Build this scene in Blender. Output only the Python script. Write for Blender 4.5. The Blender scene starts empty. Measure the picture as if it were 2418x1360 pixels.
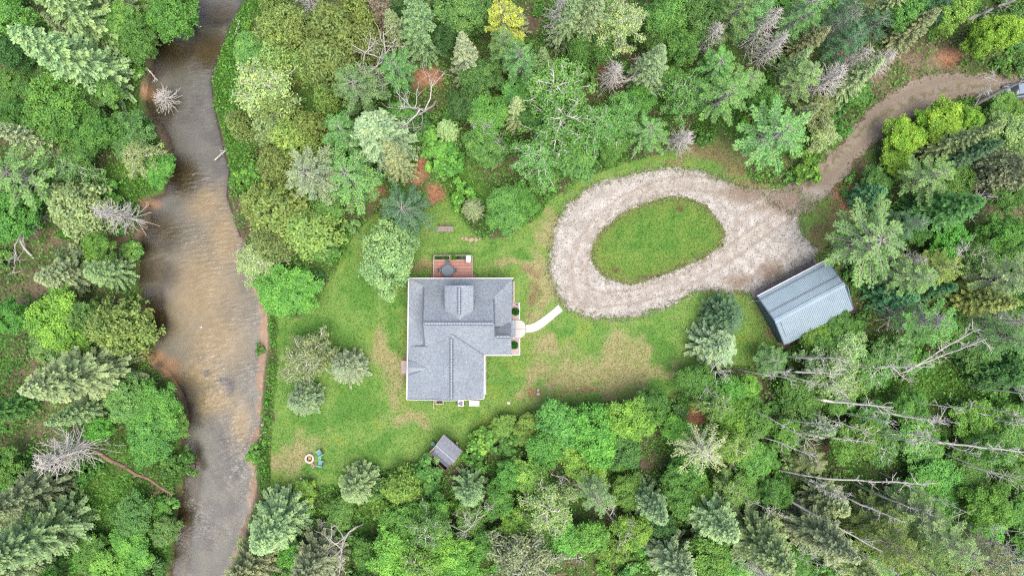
import bpy, bmesh, math, random
import numpy as np
from mathutils import Vector, Matrix

# ------------------------------------------------------------------ camera, sky, sun, exposure
scene = bpy.context.scene
C = scene.collection
CAM_H = 80.0                      # drone height in metres
S = 120.0 / 2418.0                # metres of ground per photo pixel (24 mm lens on a 36 mm sensor at 80 m)
cam_d = bpy.data.cameras.new('camera'); cam = bpy.data.objects.new('camera', cam_d); C.objects.link(cam)
cam.location = (0, 0, CAM_H); cam.rotation_euler = (0, 0, 0)
cam_d.lens = 24; cam_d.sensor_width = 36; cam_d.clip_start = 0.5; cam_d.clip_end = 6000
scene.camera = cam

SUN_EL, SUN_AZ = math.radians(74), math.radians(150)     # high veiled sun, from the lower right of the picture
world = bpy.data.worlds.new('World'); scene.world = world; world.use_nodes = True
wn = world.node_tree; wn.nodes.clear()
sky = wn.nodes.new('ShaderNodeTexSky'); sky.sky_type = 'NISHITA'; sky.sun_disc = False
sky.sun_elevation = SUN_EL; sky.sun_rotation = SUN_AZ
sky.air_density = 1.0; sky.dust_density = 6.0; sky.ozone_density = 1.0; sky.altitude = 200
bg = wn.nodes.new('ShaderNodeBackground'); bg.inputs['Strength'].default_value = 0.15
wo = wn.nodes.new('ShaderNodeOutputWorld')
wn.links.new(sky.outputs[0], bg.inputs[0]); wn.links.new(bg.outputs[0], wo.inputs[0])
sun_d = bpy.data.lights.new('sun', 'SUN'); sun_d.energy = 1.5; sun_d.angle = math.radians(50); sun_d.color = (1.0, 0.96, 0.9)
sun = bpy.data.objects.new('sun', sun_d); C.objects.link(sun)
sdir = Vector((math.sin(SUN_AZ) * math.cos(SUN_EL), math.cos(SUN_AZ) * math.cos(SUN_EL), math.sin(SUN_EL)))
sun.rotation_euler = sdir.to_track_quat('Z', 'Y').to_euler(); sun.location = (0, 0, 60)
scene.view_settings.view_transform = 'Standard'; scene.view_settings.look = 'None'
scene.view_settings.gamma = 1.0; scene.view_settings.use_curve_mapping = False
scene.view_settings.exposure = 1.5
scene.render.engine = 'CYCLES'
scene.cycles.max_bounces = 8; scene.cycles.diffuse_bounces = 6; scene.cycles.glossy_bounces = 2
scene.cycles.transparent_max_bounces = 8; scene.cycles.transmission_bounces = 4
scene.cycles.use_denoising = False; scene.cycles.filter_width = 1.2

# ------------------------------------------------------------------ helpers
GAIN = 2.5
def lin1(v):
    v /= 255.0
    return v / 12.92 if v <= 0.04045 else ((v + 0.055) / 1.055) ** 2.4
def sc(r, g, b, k=GAIN):
    """albedo of a surface from how it looks in even daylight"""
    return (lin1(r) / k, lin1(g) / k, lin1(b) / k, 1.0)
def lina(a, k=GAIN):
    a = np.asarray(a, float) / 255.0
    return np.where(a <= 0.04045, a / 12.92, ((a + 0.055) / 1.055) ** 2.4) / k
def W(px, py, z=0.0):
    """survey point: photo position of something standing at height z -> metres"""
    f = S * (CAM_H - z) / CAM_H
    return Vector(((px - 1209) * f, (680 - py) * f, z))
def nlerp(a, b, t): return a + (b - a) * t
def smooth(a, b, x):
    t = np.clip((x - a) / (b - a), 0, 1); return t * t * (3 - 2 * t)
def _hash(ix, iy, seed):
    h = (ix.astype(np.int64) * 374761393 + iy.astype(np.int64) * 668265263 + seed * 1442695041) & 0xffffffff
    h = ((h ^ (h >> 13)) * 1274126177) & 0xffffffff
    h = h ^ (h >> 16)
    return (h & 0xffff) / 65535.0
def vnoise(x, y, seed=0):
    x = np.asarray(x, float); y = np.asarray(y, float)
    ix, iy = np.floor(x), np.floor(y); fx, fy = x - ix, y - iy
    fx = fx * fx * (3 - 2 * fx); fy = fy * fy * (3 - 2 * fy)
    ix = ix.astype(np.int64); iy = iy.astype(np.int64)
    a = _hash(ix, iy, seed); b = _hash(ix + 1, iy, seed); c = _hash(ix, iy + 1, seed); d = _hash(ix + 1, iy + 1, seed)
    return (a * (1 - fx) + b * fx) * (1 - fy) + (c * (1 - fx) + d * fx) * fy
def fbm(x, y, seed=0, oct=4):
    s = 0; a = 0.5; t = 0
    for k in range(oct):
        s = s + a * vnoise(x * 2 ** k, y * 2 ** k, seed + 17 * k); t += a; a *= 0.5
    return s / t
def poly_m(pts): return np.array([[(x - 1209) * S, (680 - y) * S] for x, y in pts])
def inside(P, x, y):
    r = np.zeros(np.shape(x), bool); n = len(P)
    for i in range(n):
        x1, y1 = P[i]; x2, y2 = P[(i + 1) % n]
        if y1 == y2: continue
        c = ((y1 > y) != (y2 > y)) & (x < (x2 - x1) * (y - y1) / (y2 - y1) + x1)
        r ^= c
    return r
def seg_dist(P, x, y, closed=True):
    d = np.full(np.shape(x), 1e9); n = len(P)
    for i in range(n if closed else n - 1):
        ax, ay = P[i]; bx, by = P[(i + 1) % n]
        dx, dy = bx - ax, by - ay; L = dx * dx + dy * dy + 1e-9
        t = np.clip(((x - ax) * dx + (y - ay) * dy) / L, 0, 1)
        d = np.minimum(d, np.hypot(x - ax - t * dx, y - ay - t * dy))
    return d
def sdist(P, x, y):
    d = seg_dist(P, x, y); return np.where(inside(P, x, y), d, -d)

def tag(o, label=None, cat=None, group=None, kind=None):
    if label: o['label'] = label
    if cat: o['category'] = cat
    if group: o['group'] = group
    if kind: o['kind'] = kind
    return o
def np_mesh(name, verts, faces, attrs=None, smooth_shade=False):
    """mesh from numpy arrays; faces (n,k); attrs {name: (n,) float or (n,4) colour} per vertex"""
    me = bpy.data.meshes.new(name)
    verts = np.ascontiguousarray(verts, dtype=np.float32); faces = np.ascontiguousarray(faces, dtype=np.int32)
    nf, k = faces.shape
    me.vertices.add(len(verts)); me.vertices.foreach_set('co', verts.ravel())
    me.loops.add(nf * k); me.loops.foreach_set('vertex_index', faces.ravel())
    me.polygons.add(nf); me.polygons.foreach_set('loop_start', np.arange(0, nf * k, k, dtype=np.int32))
    me.update(calc_edges=True)
    if smooth_shade: me.polygons.foreach_set('use_smooth', np.ones(nf, bool))
    for an, av in (attrs or {}).items():
        av = np.ascontiguousarray(av, dtype=np.float32)
        if av.ndim == 1:
            a = me.attributes.new(an, 'FLOAT', 'POINT'); a.data.foreach_set('value', av)
        else:
            if av.shape[1] == 3: av = np.concatenate([av, np.ones((len(av), 1), np.float32)], 1)
            a = me.attributes.new(an, 'FLOAT_COLOR', 'POINT'); a.data.foreach_set('color', np.ascontiguousarray(av, dtype=np.float32).ravel())
    me.validate()
    return me
def link(name, me, mat=None, parent=None):
    o = bpy.data.objects.new(name, me); C.objects.link(o)
    if mat is not None and me is not None and len(me.materials) == 0: me.materials.append(mat)
    if parent is not None: o.parent = parent
    return o
def empty(name, loc=(0, 0, 0), rz=0.0):
    o = bpy.data.objects.new(name, None); C.objects.link(o); o.location = loc; o.rotation_euler = (0, 0, rz)
    o.empty_display_size = 0.3
    return o
class MB:
    """collects simple solids into one mesh"""
    def __init__(s): s.v = []; s.f = []
    def add(s, vs, fs):
        b = len(s.v); s.v += [tuple(v) for v in vs]; s.f += [tuple(i + b for i in f) for f in fs]; return s
    def box(s, c, d, rz=0.0):
        cx, cy, cz = c; a, b, h = d[0] / 2, d[1] / 2, d[2] / 2; co, si = math.cos(rz), math.sin(rz)
        vs = [(cx + x * co - y * si, cy + x * si + y * co, cz + z) for x, y, z in
              [(-a, -b, -h), (a, -b, -h), (a, b, -h), (-a, b, -h), (-a, -b, h), (a, -b, h), (a, b, h), (-a, b, h)]]
        return s.add(vs, [(0, 3, 2, 1), (4, 5, 6, 7), (0, 1, 5, 4), (1, 2, 6, 5), (2, 3, 7, 6), (3, 0, 4, 7)])
    def beam(s, p, q, w, h):
        """box from p to q, w wide and h high (p, q on its centre line)"""
        p, q = Vector(p), Vector(q); d = (q - p).normalized(); up = Vector((0, 0, 1))
        if abs(d.z) > 0.99: up = Vector((1, 0, 0))
        r = d.cross(up).normalized() * (w / 2); u = r.cross(d).normalized() * (h / 2)
        vs = [p - r - u, p + r - u, p + r + u, p - r + u, q - r - u, q + r - u, q + r + u, q - r + u]
        return s.add(vs, [(0, 1, 2, 3), (7, 6, 5, 4), (0, 4, 5, 1), (1, 5, 6, 2), (2, 6, 7, 3), (3, 7, 4, 0)])
    def slab(s, vs, t, direction=(0, 0, -1)):
        """polygon (counter-clockwise from above) thickened along direction"""
        n = len(vs); d = Vector(direction) * t; top = [Vector(v) for v in vs]; bot = [v + d for v in top]
        fs = [tuple(range(n)), tuple(range(2 * n - 1, n - 1, -1))]
        fs += [(i, i + n, (i + 1) % n + n, (i + 1) % n) for i in range(n)]
        return s.add(top + bot, fs)
    def lathe(s, prof, c=(0, 0, 0), n=16):
        cx, cy, cz = c; vs = []; m = len(prof)
        for i in range(n):
            a = 2 * math.pi * i / n
            vs += [(cx + r * math.cos(a), cy + r * math.sin(a), cz + z) for r, z in prof]
        fs = [(i * m + j, ((i + 1) % n) * m + j, ((i + 1) % n) * m + j + 1, i * m + j + 1) for i in range(n) for j in range(m - 1)]
        fs.append(tuple(((n - 1 - i) * m) for i in range(n))); fs.append(tuple(i * m + m - 1 for i in range(n)))
        return s.add(vs, fs)
    def tube(s, pts, rad, n=5):
        pts = [Vector(p) for p in pts]; vs = []; fs = []
        for i, p in enumerate(pts):
            d = (pts[min(i + 1, len(pts) - 1)] - pts[max(i - 1, 0)]).normalized()
            a = d.cross(Vector((0.31, 0.17, 0.93)));
            if a.length < 1e-3: a = d.cross(Vector((1, 0, 0)))
            a.normalize(); b = d.cross(a)
            for k in range(n):
                t = 2 * math.pi * k / n; vs.append(p + (a * math.cos(t) + b * math.sin(t)) * rad[i])
        for i in range(len(pts) - 1):
            fs += [(i * n + k, i * n + (k + 1) % n, (i + 1) * n + (k + 1) % n, (i + 1) * n + k) for k in range(n)]
        fs.append(tuple(range(n - 1, -1, -1))); e = (len(pts) - 1) * n; fs.append(tuple(range(e, e + n)))
        return s.add(vs, fs)
    def mesh(s, name, smooth_shade=False):
        me = bpy.data.meshes.new(name); me.from_pydata(s.v, [], s.f); me.update()
        if smooth_shade: me.polygons.foreach_set('use_smooth', np.ones(len(me.polygons), bool))
        return me
    def build(s, name, mat, parent=None, bevel=0.0, smooth_shade=False):
        me = s.mesh(name, smooth_shade)
        o = link(name, me, mat, parent)
        if bevel > 0:
            m = o.modifiers.new('bevel', 'BEVEL'); m.width = bevel; m.segments = 2; m.limit_method = 'ANGLE'
        return o

# ------------------------------------------------------------------ materials
def new_mat(name):
    m = bpy.data.materials.new(name); m.use_nodes = True; nt = m.node_tree; nt.nodes.clear()
    out = nt.nodes.new('ShaderNodeOutputMaterial'); return m, nt, out
def N(nt, t, **kw):
    n = nt.nodes.new(t)
    for k, v in kw.items(): setattr(n, k, v)
    return n
def noise_node(nt, scale, detail=4, vec=None, rough=0.6):
    n = N(nt, 'ShaderNodeTexNoise'); n.inputs['Scale'].default_value = scale; n.inputs['Detail'].default_value = detail
    n.inputs['Roughness'].default_value = rough
    if vec is not None: nt.links.new(vec, n.inputs['Vector'])
    return n
def ramp(nt, fac, stops):
    r = N(nt, 'ShaderNodeValToRGB'); e = r.color_ramp.elements
    while len(e) > len(stops): e.remove(e[-1])
    while len(e) < len(stops): e.new(1.0)
    for el, (p, c) in zip(e, stops): el.position = p; el.color = c
    nt.links.new(fac, r.inputs[0]); return r
def mixc(nt, a, b, fac, blend='MIX'):
    m = N(nt, 'ShaderNodeMix', data_type='RGBA', blend_type=blend)
    for sock, v in ((m.inputs[0], fac), (m.inputs[6], a), (m.inputs[7], b)):
        if isinstance(v, (int, float, tuple)): sock.default_value = v
        else: nt.links.new(v, sock)
    return m.outputs[2]
def plain(name, col, rough=0.7, var=0.18, scale=6.0, bump=0.0, spec=0.3, metal=0.0, bscale=None):
    m, nt, out = new_mat(name); b = N(nt, 'ShaderNodeBsdfPrincipled'); tc = N(nt, 'ShaderNodeTexCoord')
    n = noise_node(nt, scale, 5, tc.outputs['Object'])
    lo = tuple(c * (1 - var) for c in col[:3]) + (1,); hi = tuple(min(1, c * (1 + var)) for c in col[:3]) + (1,)
    r = ramp(nt, n.outputs[0], [(0.3, lo), (0.7, hi)])
    nt.links.new(r.outputs[0], b.inputs['Base Color']); b.inputs['Roughness'].default_value = rough
    b.inputs['Specular IOR Level'].default_value = spec; b.inputs['Metallic'].default_value = metal
    if bump:
        bp = N(nt, 'ShaderNodeBump'); bp.inputs['Strength'].default_value = bump; bp.inputs['Distance'].default_value = 0.05
        n2 = noise_node(nt, bscale or scale * 3, 4, tc.outputs['Object'])
        nt.links.new(n2.outputs[0], bp.inputs['Height']); nt.links.new(bp.outputs[0], b.inputs['Normal'])
    nt.links.new(b.outputs[0], out.inputs[0]); return m
def ground_mat(name, fine=0.35, scale=5.0, scale2=24.0, bump=0.5, rough=0.95):
    """surface colour from the 'Col' attribute (what lies on the ground there) with fine grain on top"""
    m, nt, out = new_mat(name); b = N(nt, 'ShaderNodeBsdfPrincipled'); at = N(nt, 'ShaderNodeAttribute', attribute_name='Col')
    g = N(nt, 'ShaderNodeNewGeometry')
    n1 = noise_node(nt, scale, 5, g.outputs['Position'], 0.7); n2 = noise_node(nt, scale2, 3, g.outputs['Position'], 0.7)
    r1 = ramp(nt, n1.outputs[0], [(0.28, (1 - fine,) * 3 + (1,)), (0.72, (1 + fine,) * 3 + (1,))])
    r2 = ramp(nt, n2.outputs[0], [(0.3, (1 - fine * .7,) * 3 + (1,)), (0.7, (1 + fine * .7,) * 3 + (1,))])
    c = mixc(nt, at.outputs['Color'], r1.outputs[0], 1.0, 'MULTIPLY'); c = mixc(nt, c, r2.outputs[0], 1.0, 'MULTIPLY')
    nt.links.new(c, b.inputs['Base Color']); b.inputs['Roughness'].default_value = rough; b.inputs['Specular IOR Level'].default_value = 0.15
    bp = N(nt, 'ShaderNodeBump'); bp.inputs['Strength'].default_value = bump; bp.inputs['Distance'].default_value = 0.08
    nt.links.new(n1.outputs[0], bp.inputs['Height']); nt.links.new(bp.outputs[0], b.inputs['Normal'])
    nt.links.new(b.outputs[0], out.inputs[0]); return m
def leaf_mat(name, trans=0.25, rough=0.55, lo=0.55, hi=1.35, yellow=1.18, attr_col=False):
    m, nt, out = new_mat(name)
    if attr_col:
        a = N(nt, 'ShaderNodeAttribute', attribute_name='Col'); col = a.outputs['Color']
    else:
        oi = N(nt, 'ShaderNodeObjectInfo')
        at = N(nt, 'ShaderNodeAttribute', attribute_name='shade')
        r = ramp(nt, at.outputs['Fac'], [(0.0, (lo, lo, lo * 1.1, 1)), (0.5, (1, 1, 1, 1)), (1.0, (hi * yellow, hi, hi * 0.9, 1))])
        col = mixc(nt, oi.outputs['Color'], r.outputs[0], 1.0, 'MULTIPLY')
        tc = N(nt, 'ShaderNodeTexCoord'); nz = noise_node(nt, .75, 3, tc.outputs['Object'], .6)
        rn = ramp(nt, nz.outputs[0], [(.32, (.78, .88, .92, 1)), (.5, (1, 1, 1, 1)), (.68, (1.12, 1.06, 1.0, 1))])
        col = mixc(nt, col, rn.outputs[0], 1.0, 'MULTIPLY')
    b = N(nt, 'ShaderNodeBsdfPrincipled'); b.inputs['Roughness'].default_value = rough; b.inputs['Specular IOR Level'].default_value = 0.25
    nt.links.new(col, b.inputs['Base Color'])
    t = N(nt, 'ShaderNodeBsdfTranslucent'); nt.links.new(col, t.inputs['Color'])
    mx = N(nt, 'ShaderNodeMixShader'); mx.inputs[0].default_value = trans
    nt.links.new(b.outputs[0], mx.inputs[1]); nt.links.new(t.outputs[0], mx.inputs[2]); nt.links.new(mx.outputs[0], out.inputs[0])
    return m
M = {}
M['leaf'] = leaf_mat('leaf_foliage', 0.42, 0.55, 0.62, 1.32)
M['needle'] = leaf_mat('needle_foliage', 0.32, 0.6, 0.66, 1.28, 1.06)
M['blade'] = leaf_mat('grass_blades', 0.25, 0.6, attr_col=True)
M['bark'] = plain('brown_bark', sc(120, 105, 95), 0.9, 0.35, 3, 0.6)
M['grey_bark'] = plain('grey_bark', sc(186, 180, 172), 0.9, 0.3, 3, 0.5)
M['pale_bark'] = plain('pale_birch_bark', sc(226, 222, 212), 0.8, 0.15, 3, 0.3)
M['dead_wood'] = plain('bleached_dead_wood', sc(232, 226, 216), 0.9, 0.12, 2, 0.3)
M['rust_wood'] = plain('brown_dead_wood', sc(150, 120, 100), 0.9, 0.3, 2, 0.3)
M['white_paint'] = plain('white_painted_trim', sc(243, 240, 235), 0.5, 0.05)
M['siding'] = plain('pale_siding', sc(205, 195, 180), 0.7, 0.06)
M['concrete'] = plain('pale_concrete', sc(226, 219, 213), 0.85, 0.05, 2.5, 0.2)
M['old_concrete'] = plain('weathered_concrete', sc(168, 158, 153), 0.9, 0.22, 1.6, 0.3)
M['paver'] = plain('pink_paver', sc(205, 185, 180), 0.85, 0.18, 9, 0.3)
M['stone'] = plain('white_stone', sc(225, 220, 212), 0.85, 0.12, 8, 0.4)
M['dark_metal'] = plain('dark_metal', sc(60, 62, 68), 0.5, 0.1)
M['glass'] = plain('dark_glass', sc(45, 55, 62), 0.1, 0.05, spec=0.6)
# ------------------------------------------------------------------ outlines of the place (photo pixels on the ground)
LEFT = [(520, -420), (490, -150), (455, 0), (440, 45), (368, 62), (350, 110), (348, 160), (334, 200), (330, 240), (345, 275), (368, 300), (384, 330), (394, 360),
        (396, 390), (384, 430), (380, 452), (330, 468), (338, 492), (342, 515), (322, 560), (315, 620), (318, 680), (330, 720), (343, 770), (342, 805),
        (335, 832), (362, 866), (392, 895), (418, 935), (432, 985), (420, 1025), (418, 1060), (428, 1100), (424, 1150), (408, 1200), (404, 1260), (398, 1310),
        (392, 1370), (370, 1560), (340, 1800)]
RIGHT = [(640, -420), (612, -150), (578, 0), (552, 50), (530, 100), (512, 150), (502, 190), (510, 250), (524, 310), (535, 360), (546, 400), (540, 460), (554, 500),
         (570, 550), (586, 590), (604, 640), (626, 690), (636, 740), (638, 800), (632, 850), (626, 900), (622, 960), (618, 1010), (612, 1050), (608, 1100),
         (612, 1150), (604, 1190), (592, 1240), (578, 1290), (562, 1330), (540, 1370), (500, 1560), (470, 1800)]
LAWN = [(648, 745), (705, 745), (755, 690), (800, 620), (830, 560), (860, 525), (890, 505), (960, 545), (1000, 500), (1060, 470), (1110, 540), (1140, 565), (1190, 552),
        (1260, 520), (1300, 470), (1360, 430), (1440, 395), (1530, 370), (1640, 335), (1700, 330), (1740, 370), (1780, 430), (1880, 445), (1990, 480), (1985, 540),
        (1930, 620), (1860, 680), (1830, 820), (1790, 870), (1700, 865), (1620, 880), (1600, 930), (1540, 955), (1460, 950), (1380, 955), (1290, 975), (1200, 1000),
        (1130, 1020), (1100, 1070), (1060, 1110), (960, 1105), (880, 1115), (800, 1148), (700, 1150), (636, 1165), (634, 1100), (640, 1000), (648, 900), (650, 820)]
GRAVEL = [(1296, 640), (1300, 590), (1312, 530), (1340, 480), (1390, 442), (1450, 421), (1530, 405), (1600, 398), (1660, 405), (1710, 425), (1760, 445), (1830, 450),
          (1885, 445), (1893, 480), (1886, 520), (1897, 560), (1935, 590), (1920, 618), (1850, 655), (1780, 692), (1700, 685), (1640, 690), (1580, 720), (1520, 744),
          (1460, 752), (1390, 750), (1345, 732), (1312, 690)]
ISLAND = [(1399, 612), (1405, 580), (1425, 545), (1470, 508), (1520, 484), (1580, 469), (1625, 472), (1665, 490), (1692, 520), (1708, 553), (1702, 580), (1660, 606),
          (1600, 632), (1540, 656), (1490, 669), (1450, 661), (1420, 645)]
ROAD = [(1800, 455), (1885, 432), (1930, 390), (1990, 330), (2040, 270), (2090, 228), (2150, 192), (2230, 172), (2330, 176), (2418, 190), (2600, 215), (2600, 262), (2400, 236),
        (2290, 226), (2220, 246), (2160, 272), (2090, 314), (2040, 364), (1990, 422), (1940, 472), (1900, 505), (1860, 500), (1820, 480)]
pL, pR, pLAWN, pGRAV, pISL, pROAD = map(poly_m, (LEFT, RIGHT, LAWN, GRAVEL, ISLAND, ROAD))
pRIV = np.concatenate([pL, pR[::-1]])
WATER_Z = -0.62
class Field:
    """signed distance to an outline, looked up on a grid"""
    def __init__(s, P, cell=.2, x0=-68., y0=-40., x1=68., y1=40.):
        s.c, s.x0, s.y0 = cell, x0, y0; ax, ay = np.arange(x0, x1 + cell, cell), np.arange(y0, y1 + cell, cell); X, Y = np.meshgrid(ax, ay); s.g = sdist(P, X, Y)
    def __call__(s, x, y):
        u = np.clip((np.asarray(x) - s.x0) / s.c, 0, s.g.shape[1] - 1.001); v = np.clip((np.asarray(y) - s.y0) / s.c, 0, s.g.shape[0] - 1.001); i, j = u.astype(int), v.astype(int); u, v = u - i, v - j; g = s.g
        return (g[j, i] * (1 - u) + g[j, i + 1] * u) * (1 - v) + (g[j + 1, i] * (1 - u) + g[j + 1, i + 1] * u) * v
fLAWN, fGRAV, fROAD, fRIV = Field(pLAWN), Field(pGRAV), Field(pROAD), Field(pRIV)
def blobs(x, y, lst):
    """soft union of spots (px, py, rx, ry) in metres"""
    px = x / S + 1209; py = 680 - y / S; r = np.zeros(np.shape(x))
    for bx, by, rx, ry in lst: r = np.maximum(r, np.exp(-(((px - bx) / rx) ** 2 + ((py - by) / ry) ** 2)))
    return r
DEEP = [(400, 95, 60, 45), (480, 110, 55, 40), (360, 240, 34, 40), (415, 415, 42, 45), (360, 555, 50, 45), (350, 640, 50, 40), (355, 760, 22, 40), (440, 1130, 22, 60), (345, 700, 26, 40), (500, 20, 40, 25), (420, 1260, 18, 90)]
SANDB = [(465, 690, 110, 140), (500, 800, 90, 100), (520, 560, 60, 110), (470, 880, 70, 50), (505, 950, 60, 50), (475, 480, 55, 60), (560, 1000, 30, 60)]
def river_z(x, y):
    sd = sdist(pRIV, x, y); dl = seg_dist(pL, x, y, False); dr = seg_dist(pR, x, y, False)
    right = dr < dl
    py = 680 - y / S
    gentle = right & (py > 590)
    wob = 1.6 * fbm(x * 0.7, y * 0.7, 5) - 0.8
    w = np.where(gentle, 1.7 + 2.8 * wob, 0.9)
    depth = 0.30 + 0.22 * fbm(x * .35, y * .35, 9) + 1.5 * blobs(x, y, DEEP) + 0.35 * smooth(0, 1, (330 - py) / 200) * 1.0
    wide = np.clip(sd / 3.0, 0, 1)
    D = 0.62 + depth * np.where(right & (py > 590), wide, np.clip(sd / 1.2, 0.2, 1))
    t = smooth(-0.25, 1, sd / np.maximum(w, 0.5))
    return sd, -0.03 - D * t, dl, dr
def ground_z(x, y): return river_z(np.array([x]), np.array([y]))[1][0]
LITTER = [(1000, 395, 26, 30), (985, 415, 20, 26), (890, 455, 26, 32), (1010, 185, 40, 26), (705, 190, 20, 18), (805, 315, 22, 34), (1030, 460, 26, 30), (1625, 880, 30, 34), (1640, 980, 20, 36), (2010, 470, 40, 50),
          (2240, 135, 30, 22), (1400, 165, 28, 20), (1990, 120, 24, 30), (2050, 60, 20, 50), (350, 840, 30, 20)]
BARE = [(130, 970, 120, 90), (230, 690, 70, 50), (65, 700, 56, 44), (290, 590, 40, 40), (2190, 165, 110, 50), (2090, 180, 50, 50), (1690, 370, 90, 45), (1960, 510, 60, 70), (1830, 800, 60, 60), (100, 570, 80, 30), (620, 80, 30, 40), (1200, 400, 80, 40), (130, 1180, 40, 30), (1740, 880, 50, 40)]
GREENG = [(250, 1150, 150, 100), (250, 1300, 150, 80), (2200, 920, 110, 70), (380, 1060, 50, 60), (540, 200, 40, 150), (560, 330, 30, 90), (330, 420, 60, 40), (1110, 430, 90, 60), (900, 1230, 160, 60), (290, 270, 40, 40)]
def forest_col(x, y):
    n = fbm(x * .45, y * .45, 21); n2 = fbm(x * 1.3, y * 1.3, 33); g = blobs(x, y, GREENG); b = blobs(x, y, BARE); l = blobs(x, y, LITTER)
    c = nlerp(np.array([106, 94, 76]), np.array([134, 121, 98]), n2[..., None])
    gm = smooth(.42, .62, n + 0.25 * g - 0.12 * b)[..., None]
    c = nlerp(c, np.array([88, 124, 56.]), gm * 0.85)
    c = nlerp(c, nlerp(np.array([80, 140, 50.]), np.array([120, 150, 70.]), n2[..., None]), np.clip(g * 1.3 - .2, 0, 1)[..., None] * .8)
    c = nlerp(c, nlerp(np.array([136, 118, 100.]), np.array([150, 140, 110.]), n2[..., None]), np.clip(b * 1.3 - .2 * n2, 0, .9)[..., None])
    c = nlerp(c, nlerp(np.array([158, 112, 84.]), np.array([216, 164, 126.]), n2[..., None]), np.clip(l * 1.6 - .35 * n2, 0, 1)[..., None])
    return c
# ---- the ground: one sheet with the river channel cut into it, out to the horizon
xs = np.concatenate([[-3000, -800, -200, -90], np.arange(-66, -48.1, .6), np.arange(-47.6, -24, .25), np.arange(-23.6, 66, .6), [90, 200, 800, 3000]])
ys = np.concatenate([[-3000, -800, -200, -75], np.arange(-55, -36, .8), np.arange(-35.6, 35.6, .3), np.arange(36, 55.1, .8), [75, 200, 800, 3000]])
GX, GY = np.meshgrid(xs, ys); fx, fy = GX.ravel(), GY.ravel()
core = (np.abs(fx) < 70) & (np.abs(fy) < 60)
gz = np.full(fx.shape, -0.03); gcol = np.zeros((len(fx), 3)); sdv = np.full(fx.shape, -50.0)
near = core & (fx < -22)
sd_, z_, dl_, dr_ = river_z(fx[near], fy[near]); gz[near] = z_; sdv[near] = sd_
sdl = np.full(fx.shape, -50.0); sdl[core] = sdist(pLAWN, fx[core], fy[core]); sdr = np.full(fx.shape, -50.0); sdr[core] = sdist(pROAD, fx[core], fy[core])
off = smooth(0.5, 4, -np.maximum(np.maximum(sdl, sdr), np.where(sdv < -49, -50, sdv)))
gz += off * (0.35 * fbm(fx * .22, fy * .22, 3) + .1 * fbm(fx * 1.1, fy * 1.1, 4))
gcol[:] = forest_col(fx, fy)
# river bed and sand
n1 = fbm(fx * .9, fy * .9, 41); n2 = fbm(fx * 2.6, fy * 2.6, 42)
bed = nlerp(np.array([114, 116, 110.]), np.array([142, 141, 130.]), n1[:, None])
sb = np.clip(blobs(fx, fy, SANDB) * 1.25 - .25 * n1, 0, 1)
bed = nlerp(bed, nlerp(np.array([162, 144, 106.]), np.array([188, 171, 132.]), n2[:, None]), sb[:, None])
pyv = 680 - fy / S
bed = nlerp(bed, np.array([98, 94, 94.]), (smooth(.55, .7, fbm(fx * .5, fy * .5, 77)) * .5 * (1 - sb))[:, None])
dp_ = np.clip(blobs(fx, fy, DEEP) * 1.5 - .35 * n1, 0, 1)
bed = nlerp(bed, nlerp(np.array([74, 62, 34.]), np.array([112, 96, 54.]), n2[:, None]), (dp_ * .8)[:, None])  # dark brown pools: the water's depth darkening painted into the bed colour
dk = blobs(fx, fy, [(535, 915, 14, 28), (480, 882, 14, 9), (520, 900, 20, 10), (440, 965, 14, 20)])
bed = nlerp(bed, np.array([70, 66, 84.]), np.clip(dk * 1.1 - .6 * n2, 0, .6)[:, None])
wet = smooth(.1, .5, sdv)[:, None]
sand = nlerp(np.array([172, 144, 120.]), np.array([204, 178, 152.]), n2[:, None])
drm = np.full(fx.shape, 99.0); drm[near] = dr_; dlm = np.full(fx.shape, 99.0); dlm[near] = dl_
shore = ((drm < dlm) & (pyv > 560)) * 1.0
orange = blobs(fx, fy, [(358, 846, 26, 18), (392, 872, 22, 26), (408, 905, 12, 26), (415, 940, 8, 24), (352, 480, 22, 12), (340, 215, 12, 20), (340, 745, 10, 20)])
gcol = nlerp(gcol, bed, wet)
above = smooth(WATER_Z - .25, WATER_Z + .02, gz)[:, None]
gcol = nlerp(gcol, sand, above * wet * shore[:, None])
gcol = nlerp(gcol, nlerp(np.array([178, 136, 100.]), np.array([208, 170, 132.]), n2[:, None]), (np.clip(orange * 1.5 - .3 * n2, 0, 1) * smooth(-.4, .2, sdv))[:, None])
# left cut bank: dark wet earth
gcol = nlerp(gcol, np.array([92, 72, 55.]), (wet[:, 0] * above[:, 0] * (1 - shore) * (1 - np.clip(orange, 0, 1)))[:, None])
nx, ny = len(xs), len(ys); idx = np.arange(nx * ny).reshape(ny, nx)
quads = np.stack([idx[:-1, :-1].ravel(), idx[:-1, 1:].ravel(), idx[1:, 1:].ravel(), idx[1:, :-1].ravel()], 1)
M['ground'] = ground_mat('forest_floor', .38, 3.0, 14.0, .6)
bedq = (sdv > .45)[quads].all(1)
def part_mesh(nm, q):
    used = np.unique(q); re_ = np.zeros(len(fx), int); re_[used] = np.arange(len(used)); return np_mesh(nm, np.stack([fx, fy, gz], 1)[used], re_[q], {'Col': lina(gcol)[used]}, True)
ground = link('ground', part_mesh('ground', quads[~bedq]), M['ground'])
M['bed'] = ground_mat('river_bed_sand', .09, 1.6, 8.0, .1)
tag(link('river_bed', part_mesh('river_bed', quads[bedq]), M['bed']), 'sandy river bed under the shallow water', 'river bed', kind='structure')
tag(ground, 'brown leaf littered forest floor with river channel and sandy banks', 'ground', kind='structure')

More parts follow.
